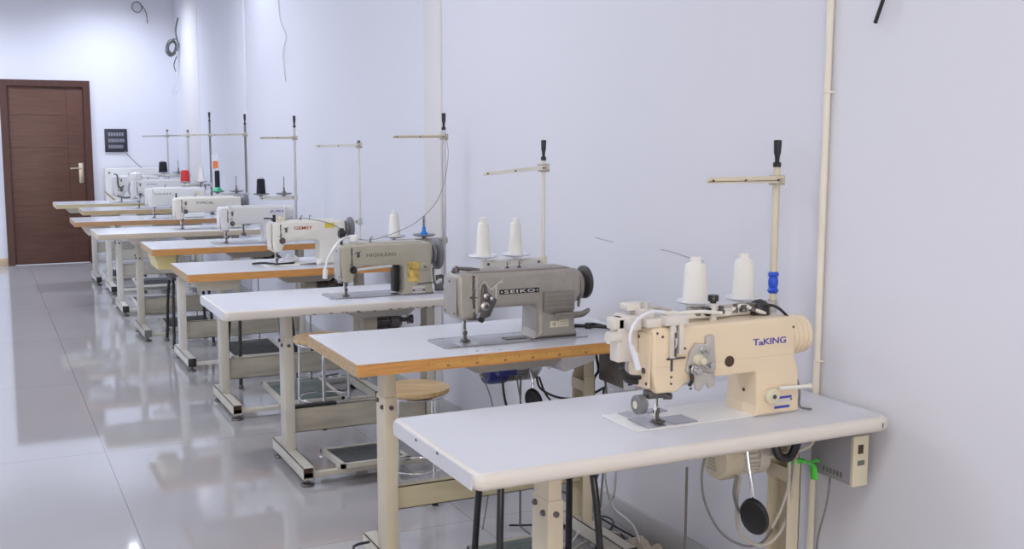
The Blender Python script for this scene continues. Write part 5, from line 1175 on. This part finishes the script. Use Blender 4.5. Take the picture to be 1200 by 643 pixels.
labs = ['loose white cable looping on the floor by the wall under the tape edged table', 'loose white cable rising from the power strip to the nearest table', 'black cable tangled on the floor by the skirting', 'black cable coiled beside the power adapter', 'pale cable lying across the floor behind the nearest table',
        'thin black cable running along the skirting']
CP = [
 ([(-0.30, 3.05, 0.62), (-0.27, 3.10, 0.45), (-0.22, 3.18, 0.30), (-0.17, 3.30, 0.18), (-0.20, 3.42, 0.08), (-0.28, 3.40, 0.012), (-0.36, 3.50, 0.012), (-0.25, 3.62, 0.012)], 0.004, 'cable_wh'),
 ([(-0.31, 3.07, 0.66), (-0.25, 3.12, 0.50), (-0.25, 3.20, 0.35), (-0.13, 3.35, 0.15), (-0.09, 3.26, 0.09), (-0.13, 3.16, 0.012), (-0.25, 3.22, 0.012)], 0.004, 'cable_wh'),
 ([(-0.32, 3.10, 0.66), (-0.24, 3.25, 0.36), (-0.16, 3.45, 0.15), (-0.10, 3.55, 0.012), (-0.06, 3.40, 0.012), (-0.10, 3.30, 0.012)], 0.004, 'black'),
 ([(-0.17, 3.34, 0.03), (-0.08, 3.42, 0.05), (-0.05, 3.55, 0.03), (-0.15, 3.66, 0.02), (-0.28, 3.62, 0.012), (-0.40, 3.66, 0.012)], 0.004, 'black'),
 ([(-0.36, 3.28, 0.012), (-0.22, 3.38, 0.012), (-0.12, 3.30, 0.012), (-0.05, 3.36, 0.012), (-0.12, 3.48, 0.012), (-0.24, 3.46, 0.012)], 0.0045, 'cable_w'),
 ([(-0.03, 3.30, 0.012), (-0.04, 3.6, 0.012), (-0.02, 3.9, 0.012), (-0.08, 4.2, 0.012), (-0.2, 4.4, 0.012)], 0.004, 'black')]
for (pts, r, mm), lab in zip(CP, labs): wire('cable', pts, r, mm, lab)
wire('cable', [(-0.45, 6.28, 0.012), (-0.38, 6.20, 0.012), (-0.30, 6.10, 0.012), (-0.22, 6.2, 0.02), (-0.15, 6.34, 0.02)], 0.006, 'rubber', 'dark cable curving on the floor in front of the far power strip')
wire('cable', [(-0.60, 6.45, 0.012), (-0.48, 6.52, 0.012), (-0.35, 6.50, 0.012), (-0.2, 6.55, 0.012)], 0.006, 'rubber', 'dark cable lying behind the far power strip')
# bent black bracket at the foot of the tape edged table
X0, Y0, H, L = TAB[2]
q = MB(); q.tube([(X0+0.13, Y0+0.30, 0.115), (X0+0.07, Y0+0.29, 0.112), (X0+0.068, Y0+0.24, 0.09), (X0+0.07, Y0+0.20, 0.02), (X0+0.10, Y0+0.18, 0.008)], 0.005, 8, sm=3)
tag(q.build('bent_bracket', 'black'), 'thin black bent bracket at the left foot of the tape edged table', 'bracket')
